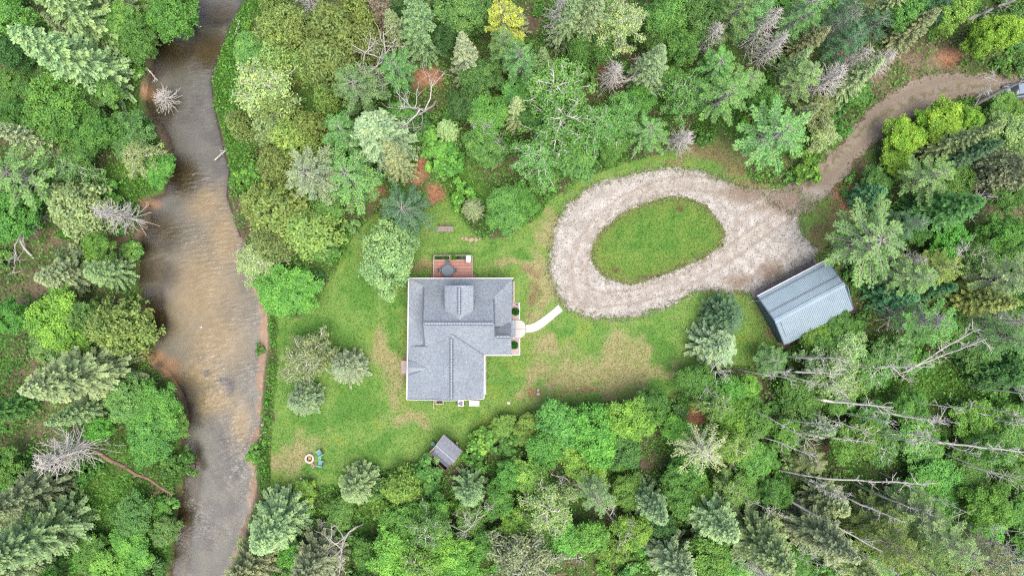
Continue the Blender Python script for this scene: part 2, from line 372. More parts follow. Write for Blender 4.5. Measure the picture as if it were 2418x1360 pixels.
# ---- the water: a closed body, clear, no absorption; the bed colour carries the depth darkening
def water_mat():
    m, nt, out = new_mat('river_water'); g = N(nt, 'ShaderNodeNewGeometry')
    tr = N(nt, 'ShaderNodeBsdfTransparent'); tr.inputs[0].default_value = (.94, .93, .9, 1)
    gl = N(nt, 'ShaderNodeBsdfGlossy'); gl.inputs['Roughness'].default_value = .26
    mp = N(nt, 'ShaderNodeMapping'); mp.inputs['Rotation'].default_value = (0, 0, .25); mp.inputs['Scale'].default_value = (.8, 2.4, 1)
    nt.links.new(g.outputs['Position'], mp.inputs['Vector'])
    a = noise_node(nt, 1.1, 2, mp.outputs[0], .5); b = noise_node(nt, 5.0, 3, g.outputs['Position'], .6)
    ad = N(nt, 'ShaderNodeMath', operation='MULTIPLY_ADD'); nt.links.new(b.outputs[0], ad.inputs[0]); ad.inputs[1].default_value = .04; nt.links.new(a.outputs[0], ad.inputs[2])
    cm = noise_node(nt, .13, 2, g.outputs['Position'], .5); rc = ramp(nt, cm.outputs[0], [(.42, (.12,) * 3 + (1,)), (.62, (1, 1, 1, 1))])
    ml = N(nt, 'ShaderNodeMath', operation='MULTIPLY'); nt.links.new(ad.outputs[0], ml.inputs[0]); nt.links.new(rc.outputs[0], ml.inputs[1]); ad = ml
    bp = N(nt, 'ShaderNodeBump'); bp.inputs['Strength'].default_value = .5; bp.inputs['Distance'].default_value = .22
    nt.links.new(ad.outputs[0], bp.inputs['Height']); nt.links.new(bp.outputs[0], gl.inputs['Normal'])
    fr = N(nt, 'ShaderNodeFresnel'); fr.inputs['IOR'].default_value = 1.62; nt.links.new(bp.outputs[0], fr.inputs['Normal'])
    mx = N(nt, 'ShaderNodeMixShader'); nt.links.new(fr.outputs[0], mx.inputs[0]); nt.links.new(tr.outputs[0], mx.inputs[1]); nt.links.new(gl.outputs[0], mx.inputs[2])
    nt.links.new(mx.outputs[0], out.inputs[0])
    return m
def river_outline(grow=1.2):
    a = [Vector((p[0] - grow, p[1], 0)) for p in pL]; b = [Vector((p[0] + grow, p[1], 0)) for p in pR]
    return a, b
ra, rb = river_outline()
mb = MB(); n = len(ra)
def resample(P, k):
    P = [Vector(p) for p in P]; d = [0]
    for i in range(1, len(P)): d.append(d[-1] + (P[i] - P[i - 1]).length)
    out = []
    for t in np.linspace(0, d[-1], k):
        i = min(max(int(np.searchsorted(d, t)) - 1, 0), len(P) - 2); f = (t - d[i]) / max(d[i + 1] - d[i], 1e-6); out.append(P[i].lerp(P[i + 1], min(max(f, 0), 1)))
    return out
ra, rb = resample(ra, 60), resample(rb, 60); n = 60
vs = [(p.x, p.y, WATER_Z) for p in ra] + [(p.x, p.y, WATER_Z) for p in rb] + [(p.x, p.y, -4) for p in ra] + [(p.x, p.y, -4) for p in rb]
fs = []
for i in range(n - 1):
    fs += [(i, i + 1, n + i + 1, n + i), (2 * n + i + 1, 2 * n + i, 3 * n + i, 3 * n + i + 1), (i + 1, i, 2 * n + i, 2 * n + i + 1), (n + i, n + i + 1, 3 * n + i + 1, 3 * n + i)]
fs += [(0, n, 3 * n, 2 * n), (2 * n - 1, n - 1, 3 * n - 1, 4 * n - 1)]
mb.add(vs, fs); M['water'] = water_mat()
tag(mb.build('river', M['water']), 'shallow clear brown river running down the left of the picture', 'river', kind='structure')

# ---- flat sheets with ragged edges
def sheet(name, mask, bbox, z, colf, mat, cell=.2):
    x0, y0, x1, y1 = bbox; ax = np.arange(x0, x1, cell); ay = np.arange(y0, y1, cell)
    X, Y = np.meshgrid(ax, ay); X = X + (fbm(X * 3, Y * 3, 91) - .5) * cell * .9; Y = Y + (fbm(X * 3, Y * 3, 92) - .5) * cell * .9
    cx = (X[:-1, :-1] + X[1:, 1:]) / 2; cy = (Y[:-1, :-1] + Y[1:, 1:]) / 2; keep = mask(cx, cy)
    idx = np.arange(X.size).reshape(X.shape)
    q = np.stack([idx[:-1, :-1][keep], idx[:-1, 1:][keep], idx[1:, 1:][keep], idx[1:, :-1][keep]], 1)
    used = np.unique(q); re = np.zeros(X.size, int); re[used] = np.arange(len(used)); q = re[q]
    vx, vy = X.ravel()[used], Y.ravel()[used]; vz = z + .012 * (fbm(vx * 1.5, vy * 1.5, 95) - .5)
    return link(name, np_mesh(name, np.stack([vx, vy, vz], 1), q, {'Col': lina(colf(vx, vy))}, True), mat)
def bbox(P, m=1.5): return (P[:, 0].min() - m, P[:, 1].min() - m, P[:, 0].max() + m, P[:, 1].max() + m)
DRY = [(905, 830, 40, 75), (930, 900, 30, 60), (950, 985, 55, 30), (1265, 620, 45, 50), (1270, 700, 40, 60), (1180, 620, 40, 30), (1420, 850, 130, 55), (1330, 900, 60, 40), (1480, 890, 80, 40), (690, 1060, 60, 50), (1005, 600, 22, 40),
       (1540, 850, 50, 40), (1290, 800, 50, 40), (1300, 540, 40, 30), (700, 1110, 60, 26), (1235, 640, 20, 60), (1260, 880, 40, 40), (980, 1010, 60, 20), (650, 1080, 30, 60), (1400, 940, 120, 22)]
LUSH = [(760, 790, 60, 60), (860, 690, 50, 60), (840, 960, 60, 50), (720, 960, 50, 60), (1180, 880, 26, 40), (1340, 760, 60, 20), (1120, 985, 60, 16), (670, 780, 20, 50), (960, 740, 14, 60), (1560, 820, 40, 40), (1580, 900, 40, 30), (820, 600, 40, 40), (1080, 570, 70, 14), (1200, 590, 40, 12), (780, 1130, 90, 14), (900, 1070, 90, 30), (1220, 780, 10, 20), (950, 810, 10, 20)]
BROWNL = [(1240, 650, 26, 30), (1230, 720, 20, 24), (958, 850, 14, 40), (1000, 620, 16, 30), (1690, 370, 80, 36), (1760, 420, 60, 20), (1960, 510, 60, 70), (1925, 560, 30, 40), (1820, 770, 30, 40), (1840, 690, 60, 20), (1640, 345, 60, 20), (1380, 945, 60, 12), (1590, 385, 60, 14), (1730, 690, 50, 10), (1870, 640, 60, 20)]
def lawn_col(x, y):
    n = fbm(x * .28, y * .28, 51); n2 = fbm(x * .9, y * .9, 52); n3 = fbm(x * 2.6, y * 2.6, 53)
    wx = x + 7 * (fbm(x * .22, y * .22, 57) - .5) + 2.4 * (fbm(x * .9, y * .9, 58) - .5); wy = y + 7 * (fbm(x * .22, y * .22, 59) - .5) + 2.4 * (fbm(x * .9, y * .9, 60) - .5)
    d = blobs(wx, wy, DRY); l = blobs(wx, wy, LUSH); b = blobs(wx, wy, BROWNL)
    c = nlerp(np.array([108, 156, 70.]), np.array([146, 176, 92.]), n2[..., None])
    dm = np.clip(smooth(.2, 1.05, d * 1.05 + .55 * n2 - .13 + .25 * (n - .5) - .5 * l + .2 * (n3 - .5)), 0, 1)[..., None]
    c = nlerp(c, nlerp(np.array([156, 158, 100.]), np.array([186, 178, 132.]), n3[..., None]), dm)
    lm = smooth(.45, .8, l * .8 + .5 * n - .1 * d)[..., None]
    c = nlerp(c, np.array([86, 142, 56.]), lm * .55)
    ym = (smooth(.6, .75, fbm(x * .5, y * .5, 54)) * (1 - dm[..., 0]))[..., None]
    c = nlerp(c, np.array([148, 172, 78.]), ym * .6)
    c = nlerp(c, nlerp(np.array([142, 122, 92.]), np.array([164, 148, 108.]), n3[..., None]), np.clip(b * 1.4 - .6 * n3, 0, .8)[..., None])
    return c
def lawn_mask(x, y): return (sdist(pLAWN, x, y) + (fbm(x * .8, y * .8, 61) - .5) * 1.6 > 0)
M['lawn'] = ground_mat('lawn_turf', .22, 5.0, 22.0, .5)
lawn = sheet('lawn', lawn_mask, bbox(pLAWN), 0.0, lawn_col, M['lawn'], .25)
tag(lawn, 'patchy green and straw coloured mown lawn round the house', 'lawn', kind='structure')
TRACKS = [poly_m(t) for t in ([(1890, 470), (1800, 470), (1700, 440), (1630, 432), (1560, 440), (1480, 475), (1420, 520), (1385, 570), (1368, 630), (1372, 690), (1420, 708), (1500, 700), (1600, 670), (1700, 615), (1790, 550), (1860, 500)],
                             [(1355, 580), (1335, 650), (1350, 705), (1400, 725)], [(1860, 470), (1760, 500), (1730, 560)], [(1700, 440), (1800, 462), (1890, 462)])]
def gravel_col(x, y):
    n = fbm(x * .5, y * .5, 71); n2 = fbm(x * 1.6, y * 1.6, 72); n3 = fbm(x * 4, y * 4, 73)
    c = nlerp(np.array([180, 174, 165.]), np.array([222, 217, 209.]), np.clip(n2 * 1.5 - .25, 0, 1)[..., None])
    t = np.zeros(np.shape(x))
    for P in TRACKS: t = np.maximum(t, np.exp(-(seg_dist(P, x, y, False) / .75) ** 2))
    tw = np.exp(-((seg_dist(TRACKS[0], x, y, False) - .8) / .28) ** 2)
    t = np.clip(np.maximum(t * .9, tw * 1.35) - .75 * n2 + .05, 0, 1)[..., None]
    c = nlerp(c, nlerp(np.array([164, 150, 136.]), np.array([190, 176, 162.]), n3[..., None]), t * .7)
    j = blobs(x, y, [(1865, 470, 80, 44), (1770, 458, 80, 26), (1820, 640, 40, 30), (1740, 665, 40, 20)])
    c = nlerp(c, np.array([150, 130, 114.]), np.clip(j * 1.25 - .6 * n2, 0, .8)[..., None])
    e = np.minimum(np.abs(sdist(pGRAV, x, y)), np.abs(sdist(pISL, x, y)))
    w = smooth(.68, .8, n3 + .25 * np.exp(-e / .6))[..., None]
    return nlerp(c, np.array([128, 130, 96.]), w * .6)
def gravel_mask(x, y):
    j = (fbm(x * 1.2, y * 1.2, 81) - .5) * .9
    return (sdist(pGRAV, x, y) + j > 0) & (sdist(pISL, x, y) + .7 * j < 0.02)
M['gravel'] = ground_mat('white_gravel', .26, 7.0, 26.0, .5)
tag(sheet('gravel_driveway', gravel_mask, bbox(pGRAV), .022, gravel_col, M['gravel'], .11), 'pale gravel driveway looping round an oval of grass', 'driveway', kind='structure')
def island_mask(x, y): return sdist(pISL, x, y) + (fbm(x * 1.2, y * 1.2, 82) - .5) * .7 > -.15
def island_col(x, y):
    n2 = fbm(x * .8, y * .8, 52); n3 = fbm(x * 2.4, y * 2.4, 56); e = sdist(pISL, x, y)
    c = nlerp(np.array([88, 144, 58.]), np.array([148, 170, 82.]), np.clip(n2 * .9 + .35 * (n3 - .5), 0, 1)[..., None])
    c = nlerp(c, np.array([146, 142, 80.]), (np.exp(-np.clip(e, 0, 9) / .7) * .8 * n3 * 1.5).clip(0, .9)[..., None])
    k = blobs(x, y, [(1455, 638, 14, 8), (1560, 655, 60, 8), (1605, 492, 12, 10)])
    return nlerp(c, np.array([118, 100, 72.]), np.clip(k * 1.2 - .5 * n3, 0, .8)[..., None])
tag(sheet('grass_island', island_mask, bbox(pISL), .034, island_col, M['lawn'], .13), 'oval of green grass inside the gravel loop', 'grass', kind='structure')
def road_col(x, y):
    n2 = fbm(x * .9, y * .9, 101); n3 = fbm(x * 3, y * 3, 102)
    c = nlerp(np.array([148, 136, 121.]), np.array([177, 165, 148.]), n2[..., None])
    mid = poly_m([(1860, 475), (1920, 430), (1980, 365), (2040, 305), (2100, 262), (2170, 228), (2250, 205), (2400, 212), (2600, 238)])
    d = seg_dist(mid, x, y, False)
    c = nlerp(c, np.array([112, 108, 72.]), (np.exp(-(d / .45) ** 2) * smooth(.4, .6, n3) * .6)[..., None])
    c = nlerp(c, np.array([110, 90, 82.]), (np.exp(-((d - 1.0) / .4) ** 2) * .4 * n2)[..., None])
    g = blobs(x, y, [(1860, 478, 50, 30), (1925, 455, 40, 20)])
    return nlerp(c, np.array([196, 186, 178.]), np.clip(g - .5 * n3, 0, .8)[..., None])
def road_mask(x, y): return sdist(pROAD, x, y) + (fbm(x * 1., y * 1., 83) - .5) * 1.5 > 0
M['road'] = ground_mat('packed_dirt', .16, 5.0, 20.0, .4)
tag(sheet('dirt_road', road_mask, (27, 8, 62, 32), .012, road_col, M['road'], .13), 'brown dirt road leading off to the upper right', 'road', kind='structure')
# ------------------------------------------------------------------ the house
def shingle_mat(name, col, row=5.0):
    m, nt, out = new_mat(name); b = N(nt, 'ShaderNodeBsdfPrincipled'); g = N(nt, 'ShaderNodeNewGeometry')
    n1 = noise_node(nt, 4.2, 4, g.outputs['Position'], .75); n2 = noise_node(nt, .35, 3, g.outputs['Position'], .5); n3 = noise_node(nt, 13., 2, g.outputs['Position'], .6)
    r1 = ramp(nt, n1.outputs[0], [(.3, tuple(c * .72 for c in col[:3]) + (1,)), (.5, col), (.7, tuple(c * 1.28 for c in col[:3]) + (1,))])
    r2 = ramp(nt, n2.outputs[0], [(.3, (.9, .9, .92, 1)), (.7, (1.08, 1.08, 1.06, 1))]); r3 = ramp(nt, n3.outputs[0], [(.3, (.78,) * 3 + (1,)), (.7, (1.22,) * 3 + (1,))])
    c = mixc(nt, r1.outputs[0], r2.outputs[0], 1.0, 'MULTIPLY'); c = mixc(nt, c, r3.outputs[0], 1.0, 'MULTIPLY')
    nt.links.new(c, b.inputs['Base Color']); b.inputs['Roughness'].default_value = .9; b.inputs['Specular IOR Level'].default_value = .2
    bp = N(nt, 'ShaderNodeBump'); bp.inputs['Strength'].default_value = .7; bp.inputs['Distance'].default_value = .05
    nt.links.new(n1.outputs[0], bp.inputs['Height']); nt.links.new(bp.outputs[0], b.inputs['Normal'])
    nt.links.new(b.outputs[0], out.inputs[0]); return m
M['shingle'] = shingle_mat('grey_asphalt_shingle', sc(166, 176, 185))
M['cap'] = plain('ridge_cap_shingle', sc(176, 188, 198), .9, .25, 9)
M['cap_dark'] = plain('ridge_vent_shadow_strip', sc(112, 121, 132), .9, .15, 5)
M['deck'] = plain('red_stained_deck_board', sc(176, 120, 110), .7, .14, 4)
def rail_cap(mb_cap, mb_base, p, q, w=.34, seg=.30):
    """ridge vent: a dark strip with separate cap shingles on top"""
    p, q = Vector(p), Vector(q); L = (q - p).length; d = (q - p) / L
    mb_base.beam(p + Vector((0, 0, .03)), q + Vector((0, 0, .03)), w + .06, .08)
    k = int(L / seg)
    for i in range(k):
        a = p + d * (i * L / k + .02); b = p + d * ((i + 1) * L / k - .03)
        mb_cap.beam(a + Vector((0, 0, .085 + .012 * ((i * 7) % 3))), b + Vector((0, 0, .095)), w * .5, .05)
house = empty('house', W(1090, 800, 0))
HL = Vector(house.location)
tag(house, 'grey shingled house with dormer and wide wing in the middle of the lawn', 'house')
def H(px, py, z): return W(px, py, z) - HL
def ccw(vs):
    a = sum(vs[i].x * vs[(i + 1) % len(vs)].y - vs[(i + 1) % len(vs)].x * vs[i].y for i in range(len(vs)))
    return vs if a > 0 else vs[::-1]
def slope(*pts, t=.16, name='roof_slope'):
    return MB().slab(ccw([H(*p) for p in pts]), t).build(name, M['shingle'], house)
E, RZ = 3.0, 6.9
zN = lambda y: E + (y - 658) / 106 * (RZ - E)
zS = lambda y: RZ - (y - 764) / 74 * (RZ - 3.1)
north = slope((966, 658, E), (1001, 676, zN(676)), (998, 764, RZ), (1168, 764, RZ), (1166, 704, zN(704)), (1209, 658, E))
slope((966, 658, E - .01), (964, 824, E), (1005, 824, 3.55), (1005, 676, 3.53))
slope((1209, 658, E - .01), (1166, 704, zN(704) - .02), (1167, 770, zN(704) - .02), (1208, 770, E))
south = slope((998, 764, RZ - .005), (1003, 818, zS(818)), (1028, 814, zS(814)), (1067, 788, zS(788)), (1143, 838, zS(838)), (1208, 837, zS(837)), (1207, 795, zS(795)), (1169, 795, zS(795)), (1168, 764, RZ - .005))
slope((1168, 795, zS(795) - .01), (1207, 795, zS(795) - .01), (1207, 764, 3.55), (1168, 764, 3.55))
slope((1207, 757, 2.75), (1207, 797, 2.75), (1217.5, 796, 2.62), (1217.5, 757, 2.62), t=.12)
WR = zS(788) - .01
slope((1066, 788, WR), (1003, 818, 4.0), (964, 818, E - .02), (962, 943, E - .02), (1028, 944, 4.62), (1066, 945, WR))
slope((1066, 788, WR - .004), (1066, 945, WR - .004), (1142, 941, 3.08), (1143, 838, 3.08))
# little pediment roof over the west door
slope((963.5, 868, 3.75), (1022, 868, 4.25), (963.5, 851, 3.2), t=.1); slope((963.5, 868, 3.74), (963.5, 884, 3.2), (1022, 868.5, 4.24), t=.1)
# dormer
DR = 6.6
slope((1084.5, 674, DR), (1050, 675, 5.7), (1050, 740, 5.75), (1084.5, 758, DR), name='dormer_roof_slope')
slope((1084.5, 674, DR - .004), (1084.5, 758, DR - .004), (1119, 740, 5.75), (1119, 675, 5.7), name='dormer_roof_slope')
def hip_box(px0, py0, px1, py1, z0, z1):
    a = W(px0, py0, 0) - HL; b = W(px1, py1, 0) - HL
    return MB().box(((a.x + b.x) / 2, (a.y + b.y) / 2, (z0 + z1) / 2), (abs(b.x - a.x), abs(b.y - a.y), z1 - z0))
def wall(px0, py0, px1, py1, z0, z1, name='wall'): return hip_box(px0, py0, px1, py1, z0, z1).build(name, M['siding'], house)
wall(979, 664, 1196, 826, -.2, 2.85); wall(979, 826, 1136, 925, -.2, 2.9)
wall(1067, 683, 1107, 735, 3.2, 5.3, 'dormer_wall')
def tri_wall(pts, d, name='gable_wall'):
    return MB().slab([H(*p) for p in pts], .12, d).build(name, M['siding'], house)
tri_wall([(1006, 716, zN(716) - .35), (1006, 805, zS(805) - .4), (1004, 764, RZ - .3)], (1, 0, 0))
tri_wall([(1163, 712, zN(712) - .4), (1163, 764, RZ - .3), (1163, 795, zS(795) - .4)], (-1, 0, 0))
tri_wall([(968, 938, 2.8), (1137, 938, 2.8), (1066, 938, WR - .2)], (0, 1, 0))
tri_wall([(1054, 680, 5.2), (1084.5, 680, DR - .15), (1115, 680, 5.2)], (0, -1, 0))
# ridge vents
caps, base = MB(), MB()
for p, q in (((1003, 764, RZ), (1164, 764, RZ)), ((1084.5, 680, DR), (1084.5, 741, DR)), ((1066, 800, WR), (1066, 942, WR)), ((1172, 795, zS(795)), (1204, 795, zS(795)))):
    rail_cap(caps, base, H(*p), H(*q))
vb = base.build('ridge_vent', M['cap_dark'], house); cp = caps.build('ridge_cap', M['cap'], vb); tag(cp, kind='stuff')
hipc = MB()
for p, q in (((1168, 702, zN(702)), (1205, 662, E)), ((966, 659, E), (1001, 676, zN(676)))):
    a, b = H(*p), H(*q); hipc = MB(); hipc.beam(a + Vector((0, 0, .02)), b + Vector((0, 0, .02)), .16, .06); hipc.build('hip_cap', M['shingle'], house)
M['shade_strip'] = plain('dark_roof_shade_strip', sc(116, 125, 137), .9, .15, 6)  # dark strips added to draw shade lines along roof valleys and edges
for p, q in (((1003, 818, zS(818)), (1028, 814, zS(814))), ((1028, 814, zS(814)), (1067, 788, zS(788))), ((1067, 788, zS(788)), (1143, 838, zS(838))), ((1050, 740, 5.75), (1084.5, 758, DR)), ((1119, 740, 5.75), (1084.5, 758, DR)),
             ((1001, 680, zN(680)), (998, 764, RZ)), ((998, 764, RZ), (1003, 818, zS(818))), ((1166, 706, zN(706)), (1168, 764, RZ)), ((1168, 764, RZ), (1169, 795, zS(795))), ((1050, 676, 5.7), (1050, 740, 5.75)), ((1119, 676, 5.7), (1119, 740, 5.75)), ((963.5, 884, 3.2), (1020, 869, 4.2))):
    m = MB(); m.beam(H(*p) + Vector((0, 0, .01)), H(*q) + Vector((0, 0, .01)), .12, .05); m.build('roof_shade_strip', M['shade_strip'], house)
g = MB(); 
for p, q in (((965, 657.4, E - .06), (1212, 657.4, E - .06)), ((965, 657.4, E - .05), (962.6, 822, E - .05)), ((962.6, 818, E - .08), (960.6, 943, E - .08)), ((1209, 838.5, 3.0), (1146, 838.5, 3.0)), ((1143.5, 838, 2.98), (1142.6, 941, 2.98))):
    g = MB(); g.beam(H(*p), H(*q), .13, .12); g.build('gutter', M['white_paint'], house)
g = MB(); g.beam(H(962, 943.6, E), H(1066, 945.6, WR), .07, .16); g.beam(H(1066, 945.6, WR), H(1142, 941.6, 3.05), .07, .16); g.build('rake_board', M['white_paint'], house)
MB().lathe([(.06, 0), (.06, .45), (.045, .45)], H(1102.5, 853, 4.05), 8).build('vent_pipe', M['white_paint'], house)
# windows and doors in the walls
def house_window(px, py, z, w, h, axis):
    c = W(px, py, 0) - HL; d = (w, .1, h) if axis == 'x' else (.1, w, h); e = (w - .16, .13, h - .16) if axis == 'x' else (.13, w - .16, h - .16)
    f = MB().box((c.x, c.y, z), d).build('window', M['white_paint'], house); MB().box((c.x, c.y, z), e).build('pane', M['glass'], f)
for px in (1000, 1150, 1180): house_window(px, 663.2, 1.5, 1.2, 1.2, 'x')
for py in (700, 760, 800, 910): house_window(978.3, py, 1.5, 1.3, 1.3, 'y')
for py in (690, 735, 812): house_window(1196.8, py, 1.5, 1.2, 1.3, 'y')
house_window(1136.8, 880, 1.4, 2.4, 1.4, 'y'); house_window(1020, 925.8, 1.5, 1.2, 1.2, 'x')
c = W(1068, 663.4, 0) - HL; f = MB().box((c.x, c.y, 1.65), (1.9, .09, 2.1)).build('patio_door', M['white_paint'], house); MB().box((c.x, c.y, 1.7), (1.6, .13, 1.8)).build('pane', M['glass'], f)
c = W(1196.6, 776, 0) - HL; f = MB().box((c.x, c.y, 1.1), (.09, 1.0, 2.1)).build('front_door', M['deck'], house); MB().lathe([(.03, 0), (.03, .05)], (c.x + .08, c.y + .35, 1.05), 8).build('handle', M['dark_metal'], f)
for py in (760, 794): c = W(1212, py, 0) - HL; MB().box((c.x, c.y, 1.35), (.13, .13, 2.6)).build('porch_post', M['white_paint'], house)

# ---- front porch strip, beds, landing and walk
def quad_slab(name, pts, z, t, mat, parent=None, bevel=0.0):
    return MB().slab(ccw([W(x, y, 0) + Vector((0, 0, z)) for x, y in pts]), t).build(name, mat, parent, bevel)
bed1 = empty('paver_bed', W(1217, 735)); tag(bed1, 'pink paver bed with pale edging north of the front landing', 'paving')
def bed(root, x0, y0, x1, y1):
    o = Vector(root.location); z = .05
    a, b = W(x0, y0) - o, W(x1, y1) - o
    MB().box(((a.x + b.x) / 2, (a.y + b.y) / 2, .0), (b.x - a.x, a.y - b.y, .12)).build('gravel_fill', M['paver'], root)
    e = MB(); e.box((b.x - .05, (a.y + b.y) / 2, .03), (.12, a.y - b.y, .16)); e.build('edging', M['white_paint'], root)
    return a, b
bed(bed1, 1200, 714, 1227.5, 754)
bed2 = empty('paver_bed', W(1217, 815)); tag(bed2, 'pink paver bed with pale edging south of the front landing', 'paving')
a, b = bed(bed2, 1200, 798.5, 1228, 838.5); MB().box(((a.x + b.x) / 2 - .06, b.y + .06, .03), (b.x - a.x - .13, .12, .15)).build('edging', M['white_paint'], bed2)
pt = empty('side_porch', W(1204, 685)); tag(pt, 'narrow pink porch strip with white rail along the north east house wall', 'porch'); o = Vector(pt.location)
a, b = W(1197, 664) - o, W(1214.5, 713) - o
MB().box(((a.x + b.x) / 2, (a.y + b.y) / 2, .15), (b.x - a.x, a.y - b.y, .5)).build('floor', M['paver'], pt); MB().box((b.x - .04, (a.y + b.y) / 2, .95), (.09, a.y - b.y, .07)).build('rail', M['white_paint'], pt)
for k in range(7): MB().box((b.x - .04, b.y + .1 + k * (a.y - b.y - .2) / 6, .66), (.07, .07, .56)).build('baluster', M['white_paint'], pt)
ps = empty('side_strip', W(1144, 885)); tag(ps, 'pinkish stone strip along the east wall of the house wing', 'paving'); o = Vector(ps.location)
a, b = W(1136, 840) - o, W(1147, 930) - o
MB().box(((a.x + b.x) / 2, (a.y + b.y) / 2, .0), (b.x - a.x, a.y - b.y, .14)).build('gravel_fill', M['paver'], ps); MB().box((b.x, (a.y + b.y) / 2, .03), (.1, a.y - b.y + .1, .18)).build('edging', M['white_paint'], ps)
st = empty('west_step', W(960, 867)); tag(st, 'pinkish concrete step outside the west door', 'step')
for k, (w, z) in enumerate(((.0, .12), (.3, .3))): MB().box((.35 * k, 0, z / 2), (1.2 - .35 * k, 1.55, z)).build('tread', M['paver'], st)
land = empty('front_landing', W(1227, 776)); tag(land, 'rounded pale concrete landing at the front door', 'landing'); o = Vector(land.location)
def rounded(x0, y0, x1, y1, r=16, nseg=7):
    p = [(x0, y1), (x1 - r, y1)]
    p = [(x0, y0), (x1 - r, y0)] + [(x1 - r + r * math.sin(a), y0 + r - r * math.cos(a)) for a in np.linspace(0, math.pi / 2, nseg)] + [(x1 - r + r * math.cos(a), y1 - r + r * math.sin(a)) for a in np.linspace(0, math.pi / 2, nseg)] + [(x0, y1)]
    return p
for (y0, y1, top) in ((755.5, 776.3, True), (776.7, 798, False)):
    full = rounded(1197, 755.5, 1241, 798)
    pts = [(x, min(max(y, y0), y1)) for x, y in full]
    q = []
    for p in pts:
        if not q or (abs(p[0] - q[-1][0]) + abs(p[1] - q[-1][1])) > .05: q.append(p)
    MB().slab(ccw([W(x, y, 0) - o + Vector((0, 0, .13)) for x, y in q]), .2).build('concrete_slab', M['concrete'], land)
walk = empty('front_walk', W(1280, 760)); tag(walk, 'curved pale concrete walk from front landing to gravel loop', 'path'); o = Vector(walk.location)
up_ = [(1242, 766.5), (1252, 766), (1262, 762), (1276, 753.5), (1290, 743), (1304, 732), (1318, 719.5)]
lo_ = [(1242, 785.5), (1256, 784.5), (1271, 779.5), (1285, 770), (1300, 758), (1314, 746), (1329, 733.5)]
nseg = 4
for k, (i0, i1) in enumerate(((0, 2), (2, 4), (4, 5), (5, 6))):
    eps = .012
    pts = [up_[j] for j in range(i0, i1 + 1)] + [lo_[j] for j in range(i1, i0 - 1, -1)]
    vs = [W(x, y, 0) - o + Vector((0, 0, .085 + .001 * k)) for x, y in pts]
    MB().slab(ccw(vs), .15).build('concrete_slab', M['concrete'], walk)

# ---- deck with its furniture
deck = empty('wooden_deck', W(1069, 630)); tag(deck, 'red stained wooden deck behind the house', 'deck'); o = Vector(deck.location)
DZ = .55
a, b = W(1024, 603, DZ) - o, W(1115, 664, DZ) - o
n = 26; bh = (a.y - b.y) / n
me_b = MB().box((0, 0, 0), (b.x - a.x, bh - .012, .04)).mesh('board'); me_b.materials.append(M['deck'])
mats_b = [plain('deck_board_stain', sc(*c), .7, .12, 3) for c in ((202, 146, 134), (192, 134, 124), (212, 160, 146), (184, 130, 124))]
rr = random.Random(4)
for i in range(n):
    ob = link('board', me_b, None, deck); ob.location = ((a.x + b.x) / 2, b.y + (i + .5) * bh, DZ - .02); ob.material_slots[0].link = 'OBJECT'; ob.material_slots[0].material = rr.choice(mats_b)
fr = MB(); fr.box(((a.x + b.x) / 2, a.y - .03, DZ / 2 - .06), (b.x - a.x, .05, DZ - .08)); fr.box((a.x + .03, (a.y + b.y) / 2, DZ / 2 - .06), (.05, a.y - b.y - .1, DZ - .08)); fr.box((b.x - .03, (a.y + b.y) / 2, DZ / 2 - .06), (.05, a.y - b.y - .1, DZ - .08)); fr.build('skirt', M['deck'], deck)
for nm, p, q in (('rail', (a.x, a.y), (b.x, a.y)), ('rail', (a.x, a.y - .1), (a.x, b.y)), ('rail', (b.x, a.y - .1), (b.x, b.y))):
    m = MB(); m.beam((p[0], p[1], DZ + .06), (q[0], q[1], DZ + .06), .09, .14); m.build(nm, M['siding'], deck)
for sx, px0, px1 in ((-1, 1017.5, 1023.5), (1, 1116, 1122.5)):
    for k, (f0, f1, z) in enumerate(((0, 1, .18), (.5, 1, .36))):
        xa, xb = (px0, px1) if sx > 0 else (px1, px0)
        p0 = W(xa, 647, 0) - o; p1 = W(xb, 660, 0) - o
        cx = p0.x + (p1.x - p0.x) * (.5 if k == 0 else .25); wdt = abs(p1.x - p0.x) * (1 if k == 0 else .5)
        MB().box((cx, (p0.y + p1.y) / 2, z / 2 + (.0 if k == 0 else .001)), (wdt, p0.y - p1.y, z)).build('step_tread', M['deck'], deck)
M['soil'] = plain('dark_soil', sc(70, 62, 54), .95, .3, 9)
def quick_leaves(n, cfun, size, seed, up=.6):
    r = np.random.default_rng(seed); c = cfun(r, n); nrm = r.normal(size=(n, 3)) * .7 + np.array([0, 0, up]); nrm /= np.linalg.norm(nrm, axis=1, keepdims=True)
    return diamonds(c, nrm, size * r.uniform(.7, 1.3, n), size * r.uniform(.4, .7, n), r)
def diamonds(c, nrm, hl, hw, r, axis=None):
    """leaf-shaped faces: centre, normal, half length, half width"""
    t = r.normal(size=c.shape) if axis is None else axis
    u = t - (t * nrm).sum(1, keepdims=True) * nrm; u /= np.linalg.norm(u, axis=1, keepdims=True) + 1e-9
    v = np.cross(nrm, u); u = u * hl[:, None]; v = v * hw[:, None]
    k = .25
    vs = np.stack([c - u, c + v - u * k * 0 , c + u, c - v], 1).reshape(-1, 3)
    return vs
def leaf_mesh(name, vs, shade, mat):
    n = len(vs) // 4; f = np.arange(n * 4).reshape(n, 4)
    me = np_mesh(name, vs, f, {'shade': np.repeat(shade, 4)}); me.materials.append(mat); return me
def leafy(name, parent, n, cfun, size, seed, col, mat='leaf', up=.6):
    vs = quick_leaves(n, cfun, size, seed, up); r = np.random.default_rng(seed + 1)
    ob = link(name, leaf_mesh(name, vs, r.uniform(.1, .9, n), M[mat]), None, parent); ob.color = sc(*col); return ob
